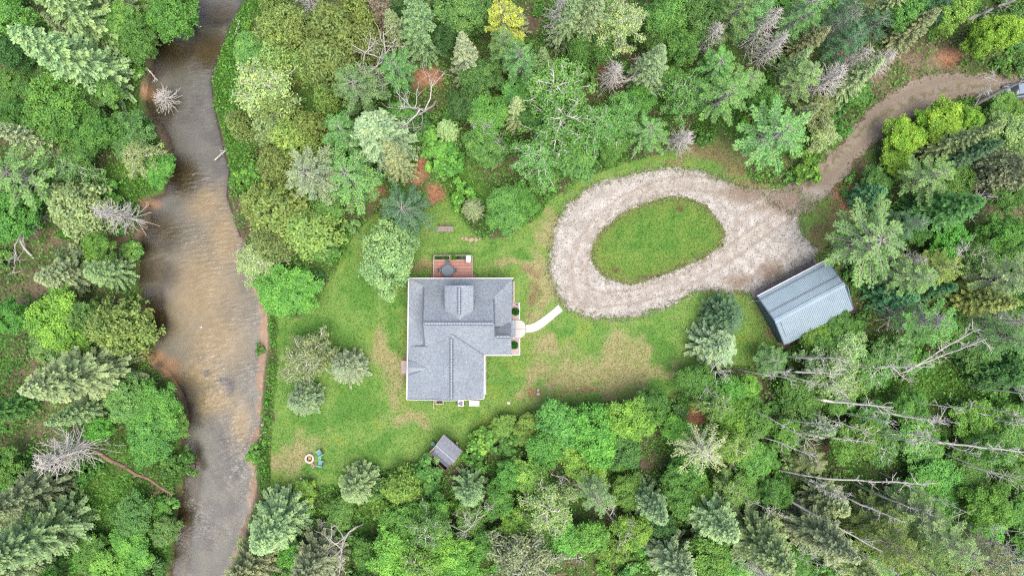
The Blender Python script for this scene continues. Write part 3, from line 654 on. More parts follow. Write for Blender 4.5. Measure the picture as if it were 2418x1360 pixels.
for k, (x0, x1, lab, plants) in enumerate(((1025.5, 1063, 'left', ((-.55, (66, 140, 50)), (.25, (80, 150, 60)), (.6, (90, 150, 80)))), (1065, 1101, 'right', ((-.62, (110, 190, 40)), (.1, (70, 130, 60)), (.5, (140, 170, 130)))))):
    pl = empty('planter_box', W((x0 + x1) / 2, 609, DZ)); tag(pl, '%s white planter box with low green plants on the deck' % lab, 'planter', 'planters on the deck')
    w = (x1 - x0) * S * .99 * 1.0; d = .48
    for dx, dy, sx, sy in ((0, d / 2, w, .05), (0, -d / 2, w, .05), (-w / 2 + .025, 0, .05, d - .05), (w / 2 - .025, 0, .05, d - .05)): MB().box((dx, dy, .2), (sx, sy, .4)).build('side_panel', M['siding'], pl)
    MB().box((0, 0, .15), (w - .1, d - .06, .28)).build('soil', M['soil'], pl)
    for j, (dx, col) in enumerate(plants):
        big = k == 1 and j == 0
        leafy('plant', pl, 260 if big else 160, lambda r, n: np.clip(r.normal(size=(n, 3)), -2, 2) * np.array([.13, .13 if big else .09, .09]) + np.array([dx * w / 1.8 * .9, 0, .42 + (.08 if big else 0)]), .07, 60 + k * 5 + j, col)
cov = empty('covered_grill', W(1107, 612, DZ)); tag(cov, 'white covered grill on the right corner of the deck', 'grill')
M['white_cover'] = plain('white_fabric_cover', sc(246, 244, 240), .6, .04, 3, .3)
MB().box((0, 0, .52), (.6, .92, 1.0)).build('cover', M['white_cover'], cov, .17); MB().box((0, 0, .05), (.5, .8, .1)).build('base', M['dark_metal'], cov)
M['slate'] = plain('slate_blue_metal', sc(98, 118, 132), .5, .12, 5); M['chair_mesh'] = plain('grey_chair_fabric', sc(120, 125, 132), .7, .1, 8)
tab = empty('patio_table', W(1058, 639, DZ), math.radians(8)); tag(tab, 'round slate blue patio table on the deck', 'table')
MB().lathe([(.0, .70), (.66, .70), (.69, .715), (.66, .73), (.0, .73)], (0, 0, 0), 28).build('table_top', M['slate'], tab); MB().lathe([(.04, .06), (.04, .7)], (0, 0, 0), 10).build('leg', M['slate'], tab); MB().lathe([(.3, 0), (.3, .03), (.05, .06)], (0, 0, 0), 16).build('base', M['slate'], tab)
def patio_chair(dx, dy, rz, which):
    p = W(1058, 639, DZ); ch = empty('patio_chair', (p.x + dx, p.y + dy, DZ), rz); tag(ch, 'grey patio chair on the %s side of the round table' % which, 'chair', 'chairs round the patio table')
    MB().box((0, 0, .43), (.46, .44, .05)).build('seat', M['chair_mesh'], ch); m = MB(); m.beam((0, .21, .45), (0, .32, .92), .46, .04); m.build('backrest', M['chair_mesh'], ch)
    for x in (-.2, .2):
        for y in (-.19, .19): MB().box((x, y, .2), (.035, .035, .4)).build('leg', M['dark_metal'], ch)
        MB().box((x * 1.15, .02, .62), (.04, .44, .03)).build('armrest', M['slate'], ch)
for dx, dy, rz, wh in ((0, .78, 0, 'far'), (0, -.72, math.pi, 'house'), (-.76, .02, math.pi / 2, 'left'), (.74, .02, -math.pi / 2, 'right')): patio_chair(dx, dy, rz, wh)

# ---- things along the south wall
ww = empty('window_well', W(1038.5, 948)); tag(ww, 'pale framed basement window well at the south wall', 'window well')
for dx, dy, sx, sy in ((0, -.25, .95, .12), (-.42, .02, .1, .42), (.42, .02, .1, .42)): MB().box((dx, dy, .1), (sx, sy, .22)).build('rim', M['siding'], ww)
MB().box((0, .02, .02), (.74, .42, .04)).build('bottom', M['soil'], ww)
gm = MB()
for k in range(5): gm.box((-.28 + k * .14, .02, .12), (.02, .42, .02))
gm.build('grate', M['dark_metal'], ww)
ac = empty('air_conditioner', W(1089, 950)); tag(ac, 'square white air conditioner with round fan at the south wall', 'air conditioner')
MB().box((0, 0, .4), (.7, .7, .76)).build('cabinet', M['white_paint'], ac, .03); fan = MB().lathe([(.0, .785), (.27, .785), (.27, .8), (.0, .8)], (0, 0, 0), 20).build('fan_guard', plain('blue_black_grille', sc(58, 62, 110), .5, .1), ac)
for k in range(3):
    m = MB(); t = k * 2.09; m.slab([Vector((.05 * math.cos(t), .05 * math.sin(t), .815)), Vector((.24 * math.cos(t - .35), .24 * math.sin(t - .35), .815)), Vector((.24 * math.cos(t + .35), .24 * math.sin(t + .35), .815))], .01); m.build('blade', M['white_paint'], fan)
gen = empty('generator', W(1120.5, 949.5)); tag(gen, 'cream standby generator box at the south wall', 'generator')
M['cream'] = plain('cream_enamel', sc(238, 234, 220), .5, .04)
MB().box((0, 0, .36), (1.12, .6, .6)).build('cabinet', M['cream'], gen, .04); MB().slab([Vector((-.6, -.33, .72)), Vector((.6, -.33, .72)), Vector((.6, .33, .78)), Vector((-.6, .33, .78))], .05).build('lid', M['cream'], gen); MB().box((0, 0, .03), (1.2, .7, .06)).build('base', M['old_concrete'], gen)
ds = empty('downspout', W(1024.5, 946)); tag(ds, 'thin tan downspout extension lying on the grass south of the house', 'downspout')
m = MB(); m.beam((0, .2, .08), (0, -.95, .06), .09, .07); m.build('extension', M['siding'], ds); m = MB(); m.beam((0, .16, .1), (0, .16, 2.7), .08, .08); m.build('pipe', M['siding'], ds)

# ---- round clipped shrubs at the entrance
def topiary(px, py, R, lab):
    t = empty('clipped_shrub', W(px, py, .2)); t.location.z = .05; tag(t, lab, 'shrub', 'round shrubs at the front door')
    def cf(r, n):
        d = r.normal(size=(n, 3)); d /= np.linalg.norm(d, axis=1, keepdims=True); d[:, 2] = np.abs(d[:, 2]) * 1.0
        return d * R * r.uniform(.82, 1.03, (n, 1)) + np.array([0, 0, R * .55])
    leafy('foliage', t, 1500, cf, .07, int(px), (62, 150, 40)); MB().lathe([(.05, 0), (.04, R)], (0, 0, 0), 6).build('stem', M['bark'], t)
topiary(1217.5, 736, .42, 'round clipped green shrub north of the front landing'); topiary(1214.5, 815, .43, 'round clipped green shrub south of the front landing')
pot = empty('metal_lantern', W(1221, 719.5)); pot.location.z = .06; tag(pot, 'small dark lantern on the north paver bed', 'lantern'); MB().lathe([(.1, 0), (.1, .04), (.07, .05), (.07, .28), (.1, .3), (.02, .38)], (0, 0, 0), 8).build('body', M['slate'], pot); MB().tube([(-.06, 0, .36), (-.04, 0, .46), (.04, 0, .46), (.06, 0, .36)], [.01] * 4, 5).build('handle', M['dark_metal'], pot)

# ------------------------------------------------------------------ the garage
def seam_mat():
    m, nt, out = new_mat('blue_grey_metal_roof'); b = N(nt, 'ShaderNodeBsdfPrincipled'); g = N(nt, 'ShaderNodeNewGeometry')
    n = noise_node(nt, .5, 5, g.outputs['Position'], .7); c = sc(158, 183, 197); d = sc(180, 201, 212)
    r = ramp(nt, n.outputs[0], [(.3, c), (.7, d)]); nt.links.new(r.outputs[0], b.inputs['Base Color']); b.inputs['Roughness'].default_value = .45; b.inputs['Specular IOR Level'].default_value = .5; b.inputs['Metallic'].default_value = .0
    nt.links.new(b.outputs[0], out.inputs[0]); return m
M['seam'] = seam_mat(); M['seam_wall'] = plain('blue_grey_metal_siding', sc(128, 152, 164), .5, .08, 1.5); M['lap'] = plain('dark_panel_lap', sc(104, 122, 136), .6, .1)
gar = empty('garage', W(1895, 725)); tag(gar, 'garage with ribbed blue grey metal roof beside the gravel', 'garage'); o = Vector(gar.location)
def G(px, py, z): return W(px, py, z) - o
EZ, GZ = 3.0, 4.6
n0, n1 = G(1789, 700.5, EZ), G(1953, 614.5, EZ); r0, r1 = G(1829.5, 758.5, GZ), G(1994, 671.5, GZ); s0, s1 = G(1851.5, 814, EZ), G(2015, 729, EZ)
for nm, (a0, a1, b0, b1) in (('roof_slope', (n0, n1, r0, r1)), ('roof_slope', (r0, r1, s0, s1))):
    sl = MB().slab(ccw([a0, a1, b1, b0]), .08).build(nm, M['seam'], gar)
    rb = MB(); K = 42; nrm = (a1 - a0).cross(b0 - a0).normalized(); nrm = nrm if nrm.z > 0 else -nrm
    for i in range(K + 1):
        t = i / K; p = a0.lerp(a1, t) + nrm * .03; q = b0.lerp(b1, t) + nrm * .03; rb.beam(p, q, .09, .055)
    tag(rb.build('roof_rib', M['seam'], sl), kind='stuff')
for f in (.14, .66):
    m = MB(); p = n0.lerp(r0, f); q = n1.lerp(r1, f); m.beam(p + Vector((0, 0, .06)), q + Vector((0, 0, .06)), .17, .07); m.build('snow_guard', M['lap'], gar)
m = MB(); m.slab(ccw([r0 + Vector((-.1, .26, -.02)), r1 + Vector((-.1, .26, -.02)), r1 + Vector((0, 0, .11)), r0 + Vector((0, 0, .11))]), .05); m.slab(ccw([r0 + Vector((.1, -.26, -.02)), r1 + Vector((.1, -.26, -.02)), r1 + Vector((0, 0, .111)), r0 + Vector((0, 0, .111))]), .05); m.build('ridge_cap', M['seam'], gar)
m = MB(); m.beam(n0 + Vector((-.05, .07, -.03)), n1 + Vector((-.05, .07, -.03)), .1, .1); m.build('gutter', M['white_paint'], gar)
for p, q in ((n0, r0), (r0, s0), (n1, r1), (r1, s1)):
    m = MB(); m.beam(p + Vector((0, 0, .02)), q + Vector((0, 0, .02)), .07, .16); m.build('rake_trim', M['lap'], gar)
w0, w1 = G(1781, 708, 0), G(1836, 807, 0); L = n1 - n0; Lh = Vector((L.x, L.y, 0)); Lh = Lh * ((Lh.length - .5) / Lh.length); w2, w3 = w0 + Lh, w1 + Lh
mid = lambda a, b: (a + b) / 2
def up(v, z): return Vector((v.x, v.y, z))
for a_, b_ in ((w0, w1), (w2, w3)):
    c_ = mid(a_, b_); MB().slab([up(a_, -.1), up(b_, -.1), up(b_, 2.9), up(c_, 4.45), up(a_, 2.9)], .1, tuple(Lh.normalized())).build('gable_wall', M['seam_wall'], gar)
for a_, b_ in ((w0, w2), (w1, w3)):
    m = MB(); m.beam(up(a_, 1.4), up(b_, 1.4), .1, 2.9); m.build('side_wall', M['seam_wall'], gar)
rbw = MB(); dn = -Lh.normalized()
for i in range(28):
    p = w0.lerp(w1, (i + .5) / 28) + dn * .03; h = 2.85 + 1.45 * (1 - abs((i + .5) / 14 - 1)); rbw.beam(up(p, 0), up(p, h), .05, .05)
tag(rbw.build('wall_rib', M['seam_wall'], gar), kind='stuff')
nv = Vector((-Lh.y, Lh.x, 0)).normalized()
nv = nv if nv.y > 0 else -nv
for f in (.27, .72):
    c_ = w0.lerp(w2, f) + nv * .06; d_ = Lh.normalized(); dr = MB(); dr.beam(up(c_ - d_ * 1.3, 1.15), up(c_ + d_ * 1.3, 1.15), .06, 2.3); dr = dr.build('garage_door', M['white_paint'], gar)
    for k in range(4):
        m = MB(); m.beam(up(c_ - d_ * 1.25 + nv * .04, .3 + k * .56), up(c_ + d_ * 1.25 + nv * .04, .3 + k * .56), .04, .5); m.build('door_panel', M['white_paint'], dr)
sp = MB(); sp.tube([up(w0, 2.85) + dn * .1 + nv * .4, up(w0, 2.6) + dn * .25, up(w0, .1) + dn * .2, up(w0, .06) + dn * .9], [.05] * 4, 6); sp.build('downspout', M['white_paint'], gar)
apr = empty('concrete_apron', W(1850, 655)); tag(apr, 'weathered concrete apron in front of the garage', 'paving'); o2 = Vector(apr.location)
A0, A1, B0, B1 = [W(x, y) - o2 for x, y in ((1771.5, 690.5), (1924, 612), (1783, 709), (1935, 634))]
K = 5
for i in range(K):
    a_, b_ = i / K + .002, (i + 1) / K - .002
    MB().slab(ccw([A0.lerp(A1, a_) + Vector((0, 0, .09)), A0.lerp(A1, b_) + Vector((0, 0, .09)), B0.lerp(B1, b_) + Vector((0, 0, .09)), B0.lerp(B1, a_) + Vector((0, 0, .09))]), .14).build('concrete_slab', M['old_concrete'], apr)

# ------------------------------------------------------------------ garden shed
M['shed_roof'] = shingle_mat('dark_grey_shed_shingle', sc(148, 152, 162)); M['shed_wall'] = plain('brown_shed_boards', sc(128, 98, 80), .8, .2, 5); M['shed_lite'] = plain('pale_shed_ridge', sc(176, 180, 194), .9, .15, 7)
M['shed_dark'] = shingle_mat('shed_eave_shade_shingle', sc(116, 117, 130))  # darker shingle colour paints in the shade of a steeper lower eave
sh = empty('garden_shed', W(1053, 1066)); tag(sh, 'small grey shingled garden shed at the lower lawn edge', 'shed'); o = Vector(sh.location)
def Q(px, py, z): return W(px, py, z) - o
zt, zr = 2.2, 2.9
T, R_, B_, L_ = Q(1048.5, 1025.5, zt), Q(1091.5, 1064, zt), Q(1057.5, 1106, zt), Q(1015, 1068, zt)
ra_, rb_ = Q(1029.5, 1051, zr), Q(1073, 1089.5, zr)
MB().slab(ccw([T, R_, rb_, ra_]), .08).build('roof_slope', M['shed_roof'], sh); MB().slab(ccw([ra_, rb_, B_, L_]), .08).build('roof_slope', M['shed_roof'], sh)
m = MB(); m.slab(ccw([p + Vector((0, 0, .015)) for p in (L_.lerp(ra_, .36), B_.lerp(rb_, .36), B_, L_)]), .02); m.build('eave_shade_band', M['shed_dark'], sh)
m = MB(); m.beam(ra_ + Vector((0, 0, .03)), rb_ + Vector((0, 0, .03)), .16, .05); m.build('ridge_cap', M['shed_lite'], sh)
m = MB(); m.slab(ccw([p + Vector((0, 0, .012)) for p in (ra_, rb_, rb_.lerp(R_, .42), ra_.lerp(T, .42))]), .02); m.build('upper_course', plain('pale_shed_shingle', sc(154, 160, 170), .9, .2, 7), sh)  # slightly paler strip beside the ridge
for p, q in ((T, ra_), (ra_, L_), (R_, rb_), (rb_, B_)): m = MB(); m.beam(p, q, .05, .12); m.build('rake_trim', M['siding'], sh)
cn = (T + R_ + B_ + L_) / 4 * (1.0); gT, gR, gB, gL = [(W(*p) - o) for p in ((1047, 1031), (1085, 1064), (1056, 1100), (1018, 1066))]
for p, q in ((gT, gR), (gR, gB), (gB, gL), (gL, gT)): m = MB(); m.beam(up(p, 1.0), up(q, 1.0), .08, 2.3); m.build('wall', M['shed_wall'], sh)
c_ = mid(gR, gB); d_ = (gB - gR).normalized(); nn = Vector((d_.y, -d_.x, 0)); nn = nn if nn.x > 0 else -nn
for p, q in ((gR, gB), (gL, gT)): MB().slab([up(p, 2.1), up(q, 2.1), up(mid(p, q), 2.75)], .06, tuple(nn)).build('gable_wall', M['shed_wall'], sh)
for sgn in (-1, 1): m = MB(); m.beam(up(c_ + d_ * .36 * sgn + nn * .06, .9), up(c_ + d_ * (.36 * sgn + .001) + nn * .06, .9001), .7, 1.7); dd = MB().slab([up(c_ + d_ * (.36 * sgn - .33) + nn * .08, .1), up(c_ + d_ * (.36 * sgn + .33) + nn * .08, .1), up(c_ + d_ * (.36 * sgn + .33) + nn * .08, 1.8), up(c_ + d_ * (.36 * sgn - .33) + nn * .08, 1.8)], .04, tuple(nn)).build('door', M['shed_lite'], sh)
# by the shed
M['teal'] = plain('teal_plastic', sc(116, 186, 160), .5, .08); M['teal_dark'] = plain('dark_teal_plastic', sc(78, 148, 134), .5, .08); M['chair_teal'] = plain('blue_teal_plastic_seat', sc(116, 164, 168), .5, .08)
bb = empty('bird_bath', W(1023.5, 1045)); tag(bb, 'small teal bird bath left of the garden shed', 'bird bath'); MB().lathe([(.16, 0), (.06, .06), (.05, .5), (.22, .58), (.24, .62), (.18, .6), (.05, .57)], (0, 0, 0), 14).build('bowl', M['teal'], bb)
bc = empty('barrel', W(1078, 1046)); tag(bc, 'black barrel with white lid behind the garden shed', 'barrel'); MB().lathe([(.2, 0), (.24, .3), (.22, .62), (.0, .62)], (0, 0, 0), 14).build('body', M['dark_metal'], bc); MB().lathe([(.13, .0), (.13, .05), (.0, .06)], (.1, .16, .63), 12).build('lid', M['stone'], bc); MB().lathe([(.09, 0), (.09, .1), (0, .12)], (.14, -.16, .55), 10).build('tap', M['stone'], bc)

# ---- fire pit, chairs, log
fp = empty('fire_pit', W(732.5, 1081)); tag(fp, 'round fire pit with pale stone ring and orange embers on the lawn', 'fire pit')
M['pit_stone'] = plain('pale_pit_stone', sc(226, 228, 205), .8, .1, 5, .3); M['char'] = plain('charred_ash', sc(72, 52, 66), .95, .4, 9)
K = 14
for i in range(K):
    a0, a1 = 2 * math.pi * (i + .04) / K, 2 * math.pi * (i + .96) / K; ri, ro, h = .33, .55, .34 + .02 * (i % 3)
    pts = [Vector((ro * math.cos(a), ro * math.sin(a), h)) for a in (a0, (a0 + a1) / 2, a1)] + [Vector((ri * math.cos(a), ri * math.sin(a), h)) for a in (a1, (a0 + a1) / 2, a0)]
    MB().slab(pts, h + .1).build('ring_stone', M['pit_stone'], fp)
MB().lathe([(.0, .0), (.34, .0), (.34, .14), (.1, .18), (.0, .19)], (0, 0, 0), 14).build('ash_bed', M['char'], fp)
def ember():
    m, nt, out = new_mat('glowing_ember'); b = N(nt, 'ShaderNodeBsdfPrincipled'); b.inputs['Base Color'].default_value = sc(200, 90, 50); b.inputs['Emission Color'].default_value = (1, .32, .06, 1); b.inputs['Emission Strength'].default_value = .55
    nt.links.new(b.outputs[0], out.inputs[0]); return m
M['ember'] = ember(); rr = random.Random(8)
for i in range(9):
    a = rr.uniform(0, 6.28); d = rr.uniform(.03, .22); t = rr.uniform(0, 3.14); L = rr.uniform(.08, .14)
    p = Vector((d * math.cos(a), d * math.sin(a), .21)); q = Vector((math.cos(t), math.sin(t), .1)) * L
    MB().tube([p - q, p, p + q], [.035, .045, .03], 6).build('firewood', M['ember'] if i % 3 else M['char'], fp)
def adirondack(px, py, rz, lab):
    ch = empty('lawn_chair', W(px, py), rz); tag(ch, lab, 'chair', 'teal chairs by the fire pit')
    for k in range(5): m = MB(); m.beam((-.22 + k * .11, -.26, .36), (-.22 + k * .11, .22, .26), .095, .03); m.build('seat_slat', M['chair_teal'], ch)
    for k in range(5): m = MB(); m.beam((-.24 + k * .12, .2, .26), (-.27 + k * .135, .46, .92 - .03 * abs(k - 2)), .11, .03); m.build('back_slat', M['teal_dark'], ch)
    for s in (-1, 1):
        m = MB(); m.beam((s * .34, -.34, .55), (s * .34, .36, .55), .13, .03); m.build('armrest', M['teal'], ch)
        m = MB(); m.beam((s * .31, -.28, .0), (s * .31, -.28, .54), .09, .05); m.build('leg', M['teal_dark'], ch); m = MB(); m.beam((s * .29, .34, .0), (s * .29, .3, .54), .06, .05); m.build('leg', M['teal_dark'], ch)
adirondack(756, 1068, math.radians(-62), 'upper teal slatted lawn chair facing the fire pit'); adirondack(758.5, 1092, math.radians(-105), 'lower teal slatted lawn chair facing the fire pit')
tt = empty('side_table', W(757.5, 1079.5)); tag(tt, 'small teal side table between the two teal chairs', 'table')
for k in range(4): MB().box((-.15 + k * .1, 0, .46), (.09, .42, .03)).build('top_slat', M['teal'], tt)
for x in (-.14, .14):
    for y in (-.15, .15): MB().box((x, y, .22), (.04, .04, .45)).build('leg', M['teal_dark'], tt)
M['cut_wood'] = plain('pinkish_cut_wood', sc(196, 172, 160), .85, .25, 9, .3)
wp = empty('firewood_pile', W(738, 1098)); tag(wp, 'small pile of split firewood beside the fire pit', 'firewood')
for i in range(6):
    t = math.radians(rr.uniform(30, 75)); p = Vector((rr.uniform(-.15, .25), rr.uniform(-.18, .2), .08 + .05 * (i % 3))); q = Vector((math.cos(t), -math.sin(t), 0)) * .25
    MB().tube([p - q, p + q], [.07, .08], 6).build('log', M['cut_wood'], wp)

# ---- foot bridge
br = empty('foot_bridge', W(1052, 541)); tag(br, 'small arched wooden foot bridge with grey slats and one rail', 'bridge'); 
M['old_wood'] = plain('weathered_grey_wood', sc(176, 160, 152), .9, .2, 5); M['rail_wood'] = plain('dark_weathered_wood', sc(118, 110, 96), .9, .2, 5)
for i in range(11):
    x = -.86 + i * .172; z = .28 - .26 * (x / .95) ** 2; m = MB(); m.beam((x * 1.03, -.32, z), (x * .92, .3, z), .15, .04); m.build('slat', M['old_wood'], br)
for y in (-.3, .28): MB().tube([(x, y, .22 - .26 * (x / .95) ** 2) for x in np.linspace(-.95, .95, 9)], [.05] * 9, 5).build('stringer', M['rail_wood'], br)
MB().tube([(x, .42, .95 - .2 * (x / .95) ** 2) for x in np.linspace(-.8, .85, 7)], [.045] * 7, 5).build('rail', M['rail_wood'], br)
for x in (-.75, 0, .8): MB().box((x, .4, .5), (.07, .07, .9)).build('post', M['rail_wood'], br)
sg = empty('garden_figure', W(1054, 523)); tag(sg, 'small white garden ornament above the foot bridge', 'ornament'); MB().lathe([(.1, 0), (.12, .15), (.07, .35), (.1, .42), (.06, .52), (.0, .55)], (0, 0, 0), 10).build('body', M['stone'], sg)

# ---- loose stones
def stone(name, px, py, r, mat, lab, seed, grp=None):
    rg = np.random.default_rng(seed); bm = bmesh.new(); bmesh.ops.create_icosphere(bm, subdivisions=2, radius=1)
    for v in bm.verts: v.co *= 1 + rg.uniform(-.14, .14); v.co = Vector((v.co.x * r * rg.uniform(.95, 1.05), v.co.y * r * .8, v.co.z * r * .55))
    me = bpy.data.meshes.new(name); bm.to_mesh(me); bm.free(); o_ = link(name, me, mat); p = W(px, py); z = ground_z(p.x, p.y) if px < 640 else 0
    o_.location = (p.x, p.y, z + r * .25); o_.rotation_euler = (0, 0, rg.uniform(0, 6)); tag(o_, lab, 'rock', grp); return o_
stone('rock', 1270.5, 921, .16, M['stone'], 'small white rock at the upper edge of the bare dirt patch', 1); stone('rock', 1271, 930, .22, M['stone'], 'larger white rock at the lower corner of the bare dirt patch', 2)
stone('rock', 1201, 951, .24, M['stone'], 'pale rock alone on the grass south east of the house', 3); stone('rock', 1003.5, 1071.5, .16, M['stone'], 'small pale rock left of the garden shed', 4)
M['tan_stone'] = plain('tan_stone', sc(200, 176, 150), .9, .2, 6, .4)
for i, (x, y, r) in enumerate(((1092, 563, .22), (1101, 564, .28), (1112, 566, .36), (1124, 566, .3), (1134, 563, .22))):
    stone('rock', x, y, r, M['tan_stone'], ('leftmost', 'second from left', 'largest, middle', 'second from right', 'rightmost')[i] + ' of five tan rocks at the wood edge north of the deck', 10 + i, 'tan rocks north of the deck')
stone('rock', 466, 773, .2, M['stone'], 'small white stone in the middle of the river', 21); stone('rock', 520, 873, .13, M['stone'], 'tiny pale stone in the river below the gravel shallows', 22)
stone('rock', 620, 1003, .2, M['stone'], 'white stone on the right sandy river shore', 23); stone('rock', 163, 943, .2, M['stone'], 'white stone on bare ground of the left bank', 24).location.z = .3
dp = sheet('dirt_patch', lambda x, y: (np.abs(x - (1263 - 1209) * S) + .25 * fbm(x * 3, y * 3, 3) < .95) & (np.abs(y - (680 - 927) * S) + .2 * fbm(x * 3, y * 3, 4) < .66), (1.2, -14, 4.2, -10.8), .012, lambda x, y: nlerp(np.array([150, 122, 88.]), np.array([176, 150, 110.]), fbm(x * 4, y * 4, 5)[..., None]), M['road'], .12)
tag(dp, 'small rectangular bare dirt patch in the lawn', 'soil', kind='structure')

# ------------------------------------------------------------------ parked car at the end of the road
car = empty('parked_car', W(2408, 216), math.radians(8)); tag(car, 'pale blue grey car parked on the dirt road under leaning trunk', 'car')
M['car_paint'] = plain('pale_blue_car_paint', sc(140, 158, 178), .25, .04, 1, spec=.6); M['tyre'] = plain('tyre_rubber', sc(40, 40, 42), .9, .1); M['rim'] = plain('alloy_rim', sc(190, 192, 196), .3, .05, metal=.6)
def car_sections(prof, name, mat, parent):
    """lofted body: list of (x, half width, z bottom, z top, tumblehome)"""
    mb = MB(); vs = []; K = 8
    for x, hw, zb, zt_, th in prof: vs += [(x, -hw, zb), (x, -hw * 1.02, zb + (zt_ - zb) * .5), (x, -hw * th, zt_ - .06), (x, -hw * th * .86, zt_), (x, hw * th * .86, zt_), (x, hw * th, zt_ - .06), (x, hw * 1.02, zb + (zt_ - zb) * .5), (x, hw, zb)]
    fs = [(i * K + j, (i + 1) * K + j, (i + 1) * K + (j + 1) % K, i * K + (j + 1) % K) for i in range(len(prof) - 1) for j in range(K)]
    fs += [tuple(range(K)), tuple(range(len(vs) - 1, len(vs) - K - 1, -1))]
    mb.add(vs, fs); ob = mb.build(name, mat, parent, .03, True); return ob
body = car_sections([(-2.25, .72, .35, .75, .95), (-2.1, .84, .25, .92, .95), (-1.3, .9, .22, 1.0, .95), (.9, .9, .22, 1.0, .95), (1.9, .86, .25, .88, .93), (2.2, .74, .35, .68, .93)], 'body', M['car_paint'], car)
car_sections([(-1.75, .72, .98, 1.02, .95), (-1.15, .74, .96, 1.42, .84), (.1, .74, .96, 1.46, .84), (1.05, .74, .97, 1.0, .9)], 'windows', M['glass'], car)
MB().slab([Vector((-1.15, -.58, 1.475)), Vector((.15, -.6, 1.485)), Vector((.15, .6, 1.485)), Vector((-1.15, .58, 1.475))], .05).build('roof', M['car_paint'], car)
for x in (-1.4, 1.4):
    for y in (-.86, .86):
        m = MB(); m.tube([(x, y - .1, .33), (x, y + .1, .33)], [.33, .33], 16); wh = m.build('wheel', M['tyre'], car); m = MB(); m.tube([(x, y - .11, .33), (x, y + .11, .33)], [.2, .2], 12); m.build('rim', M['rim'], wh)
for y in (-.6, .6): MB().box((2.12, y, .62), (.16, .3, .14)).build('headlight', M['white_paint'], car); MB().box((-2.2, y, .7), (.12, .28, .14)).build('tail_light', plain('red_lamp', sc(170, 40, 40), .3), car); MB().box((.75, y * 1.6, 1.0), (.12, .2, .12)).build('mirror', M['car_paint'], car)
# ------------------------------------------------------------------ tree prototypes: (trunk mesh, crown mesh, height, crown radius)
def unit(v): return v / (np.linalg.norm(v, axis=-1, keepdims=True) + 1e-9)
def tubes_mesh(name, lines, mat, sides=4):
    """lines: list of (points (n,3), radii (n,))"""
    V, F, b = [], [], 0
    ang = np.arange(sides) * 2 * np.pi / sides; ca, sa = np.cos(ang), np.sin(ang)
    for P, R in lines:
        P = np.asarray(P, float); R = np.asarray(R, float); n = len(P)
        d = np.empty_like(P); d[1:-1] = P[2:] - P[:-2]; d[0] = P[1] - P[0]; d[-1] = P[-1] - P[-2]; d = unit(d)
        ref = np.where(np.abs(d[:, 2:3]) > .9, np.array([[1., 0, 0]]), np.array([[0, 0, 1.]])); a = unit(np.cross(d, ref)); c = np.cross(d, a)
        ring = P[:, None, :] + R[:, None, None] * (a[:, None, :] * ca[None, :, None] + c[:, None, :] * sa[None, :, None])
        V.append(ring.reshape(-1, 3))
        i = np.arange(n - 1)[:, None] * sides; k = np.arange(sides)[None, :]; k2 = (k + 1) % sides
        F.append((np.stack([i + k, i + k2, i + sides + k2, i + sides + k], -1).reshape(-1, 4)) + b); b += n * sides
    me = np_mesh(name, np.concatenate(V), np.concatenate(F), None, True); me.materials.append(mat); return me
def trunk_line(H, r, rg, bend=.25, n=8, z0=-.6):
    t = np.linspace(0, 1, n); off = np.cumsum(rg.normal(size=(n, 2)) * bend / n, 0); off -= off[0]
    P = np.stack([off[:, 0] * t, off[:, 1] * t, z0 + (H - z0) * t], 1); return P, r * (1 - t * .93)
def along(P, R, f):
    """point on a polyline at fraction f"""
    k = f * (len(P) - 1); i = min(int(k), len(P) - 2); return P[i] + (P[i + 1] - P[i]) * (k - i), R[i] + (R[i + 1] - R[i]) * (k - i)
def clusters(cent, per, sig, hl, hw, rg, up=.5, out=None, base=None, flat=1.0):
    """leaf sprays round each centre; returns vertices and a per-leaf shade"""
    n = len(cent) * per; c = np.repeat(cent, per, 0); off = rg.normal(size=(n, 3)) * sig; off[:, 2] *= flat; c = c + off
    nr = rg.normal(size=(n, 3)) * .55 + np.array([0, 0, up])
    if out is not None: nr = nr + np.repeat(out, per, 0) * .6
    nr = unit(nr)
    sh = np.repeat(rg.uniform(.2, .8, len(cent)) if base is None else base, per) + rg.uniform(-.28, .28, n)
    return diamonds(c, nr, hl * rg.uniform(.7, 1.3, n), hw * rg.uniform(.7, 1.3, n), rg), np.clip(sh, 0, 1)
def limbs_to(lobes, P, R, rg, f0=.3, f1=.8, r0=.1):
    L = []
    for c in lobes:
        f = np.clip(rg.uniform(f0, f1), 0, 1); p, r = along(P, R, f)
        if p[2] > c[2] - .2: p, r = along(P, R, max(.15, (c[2] - 1.2) / max(P[-1][2], 1)))
        m = (p + c) / 2 + np.array([0, 0, -.25]) + rg.normal(size=3) * .15
        L.append((np.array([p, m, c]), np.array([min(r * .7, r0), r0 * .6, r0 * .25])))
    return L
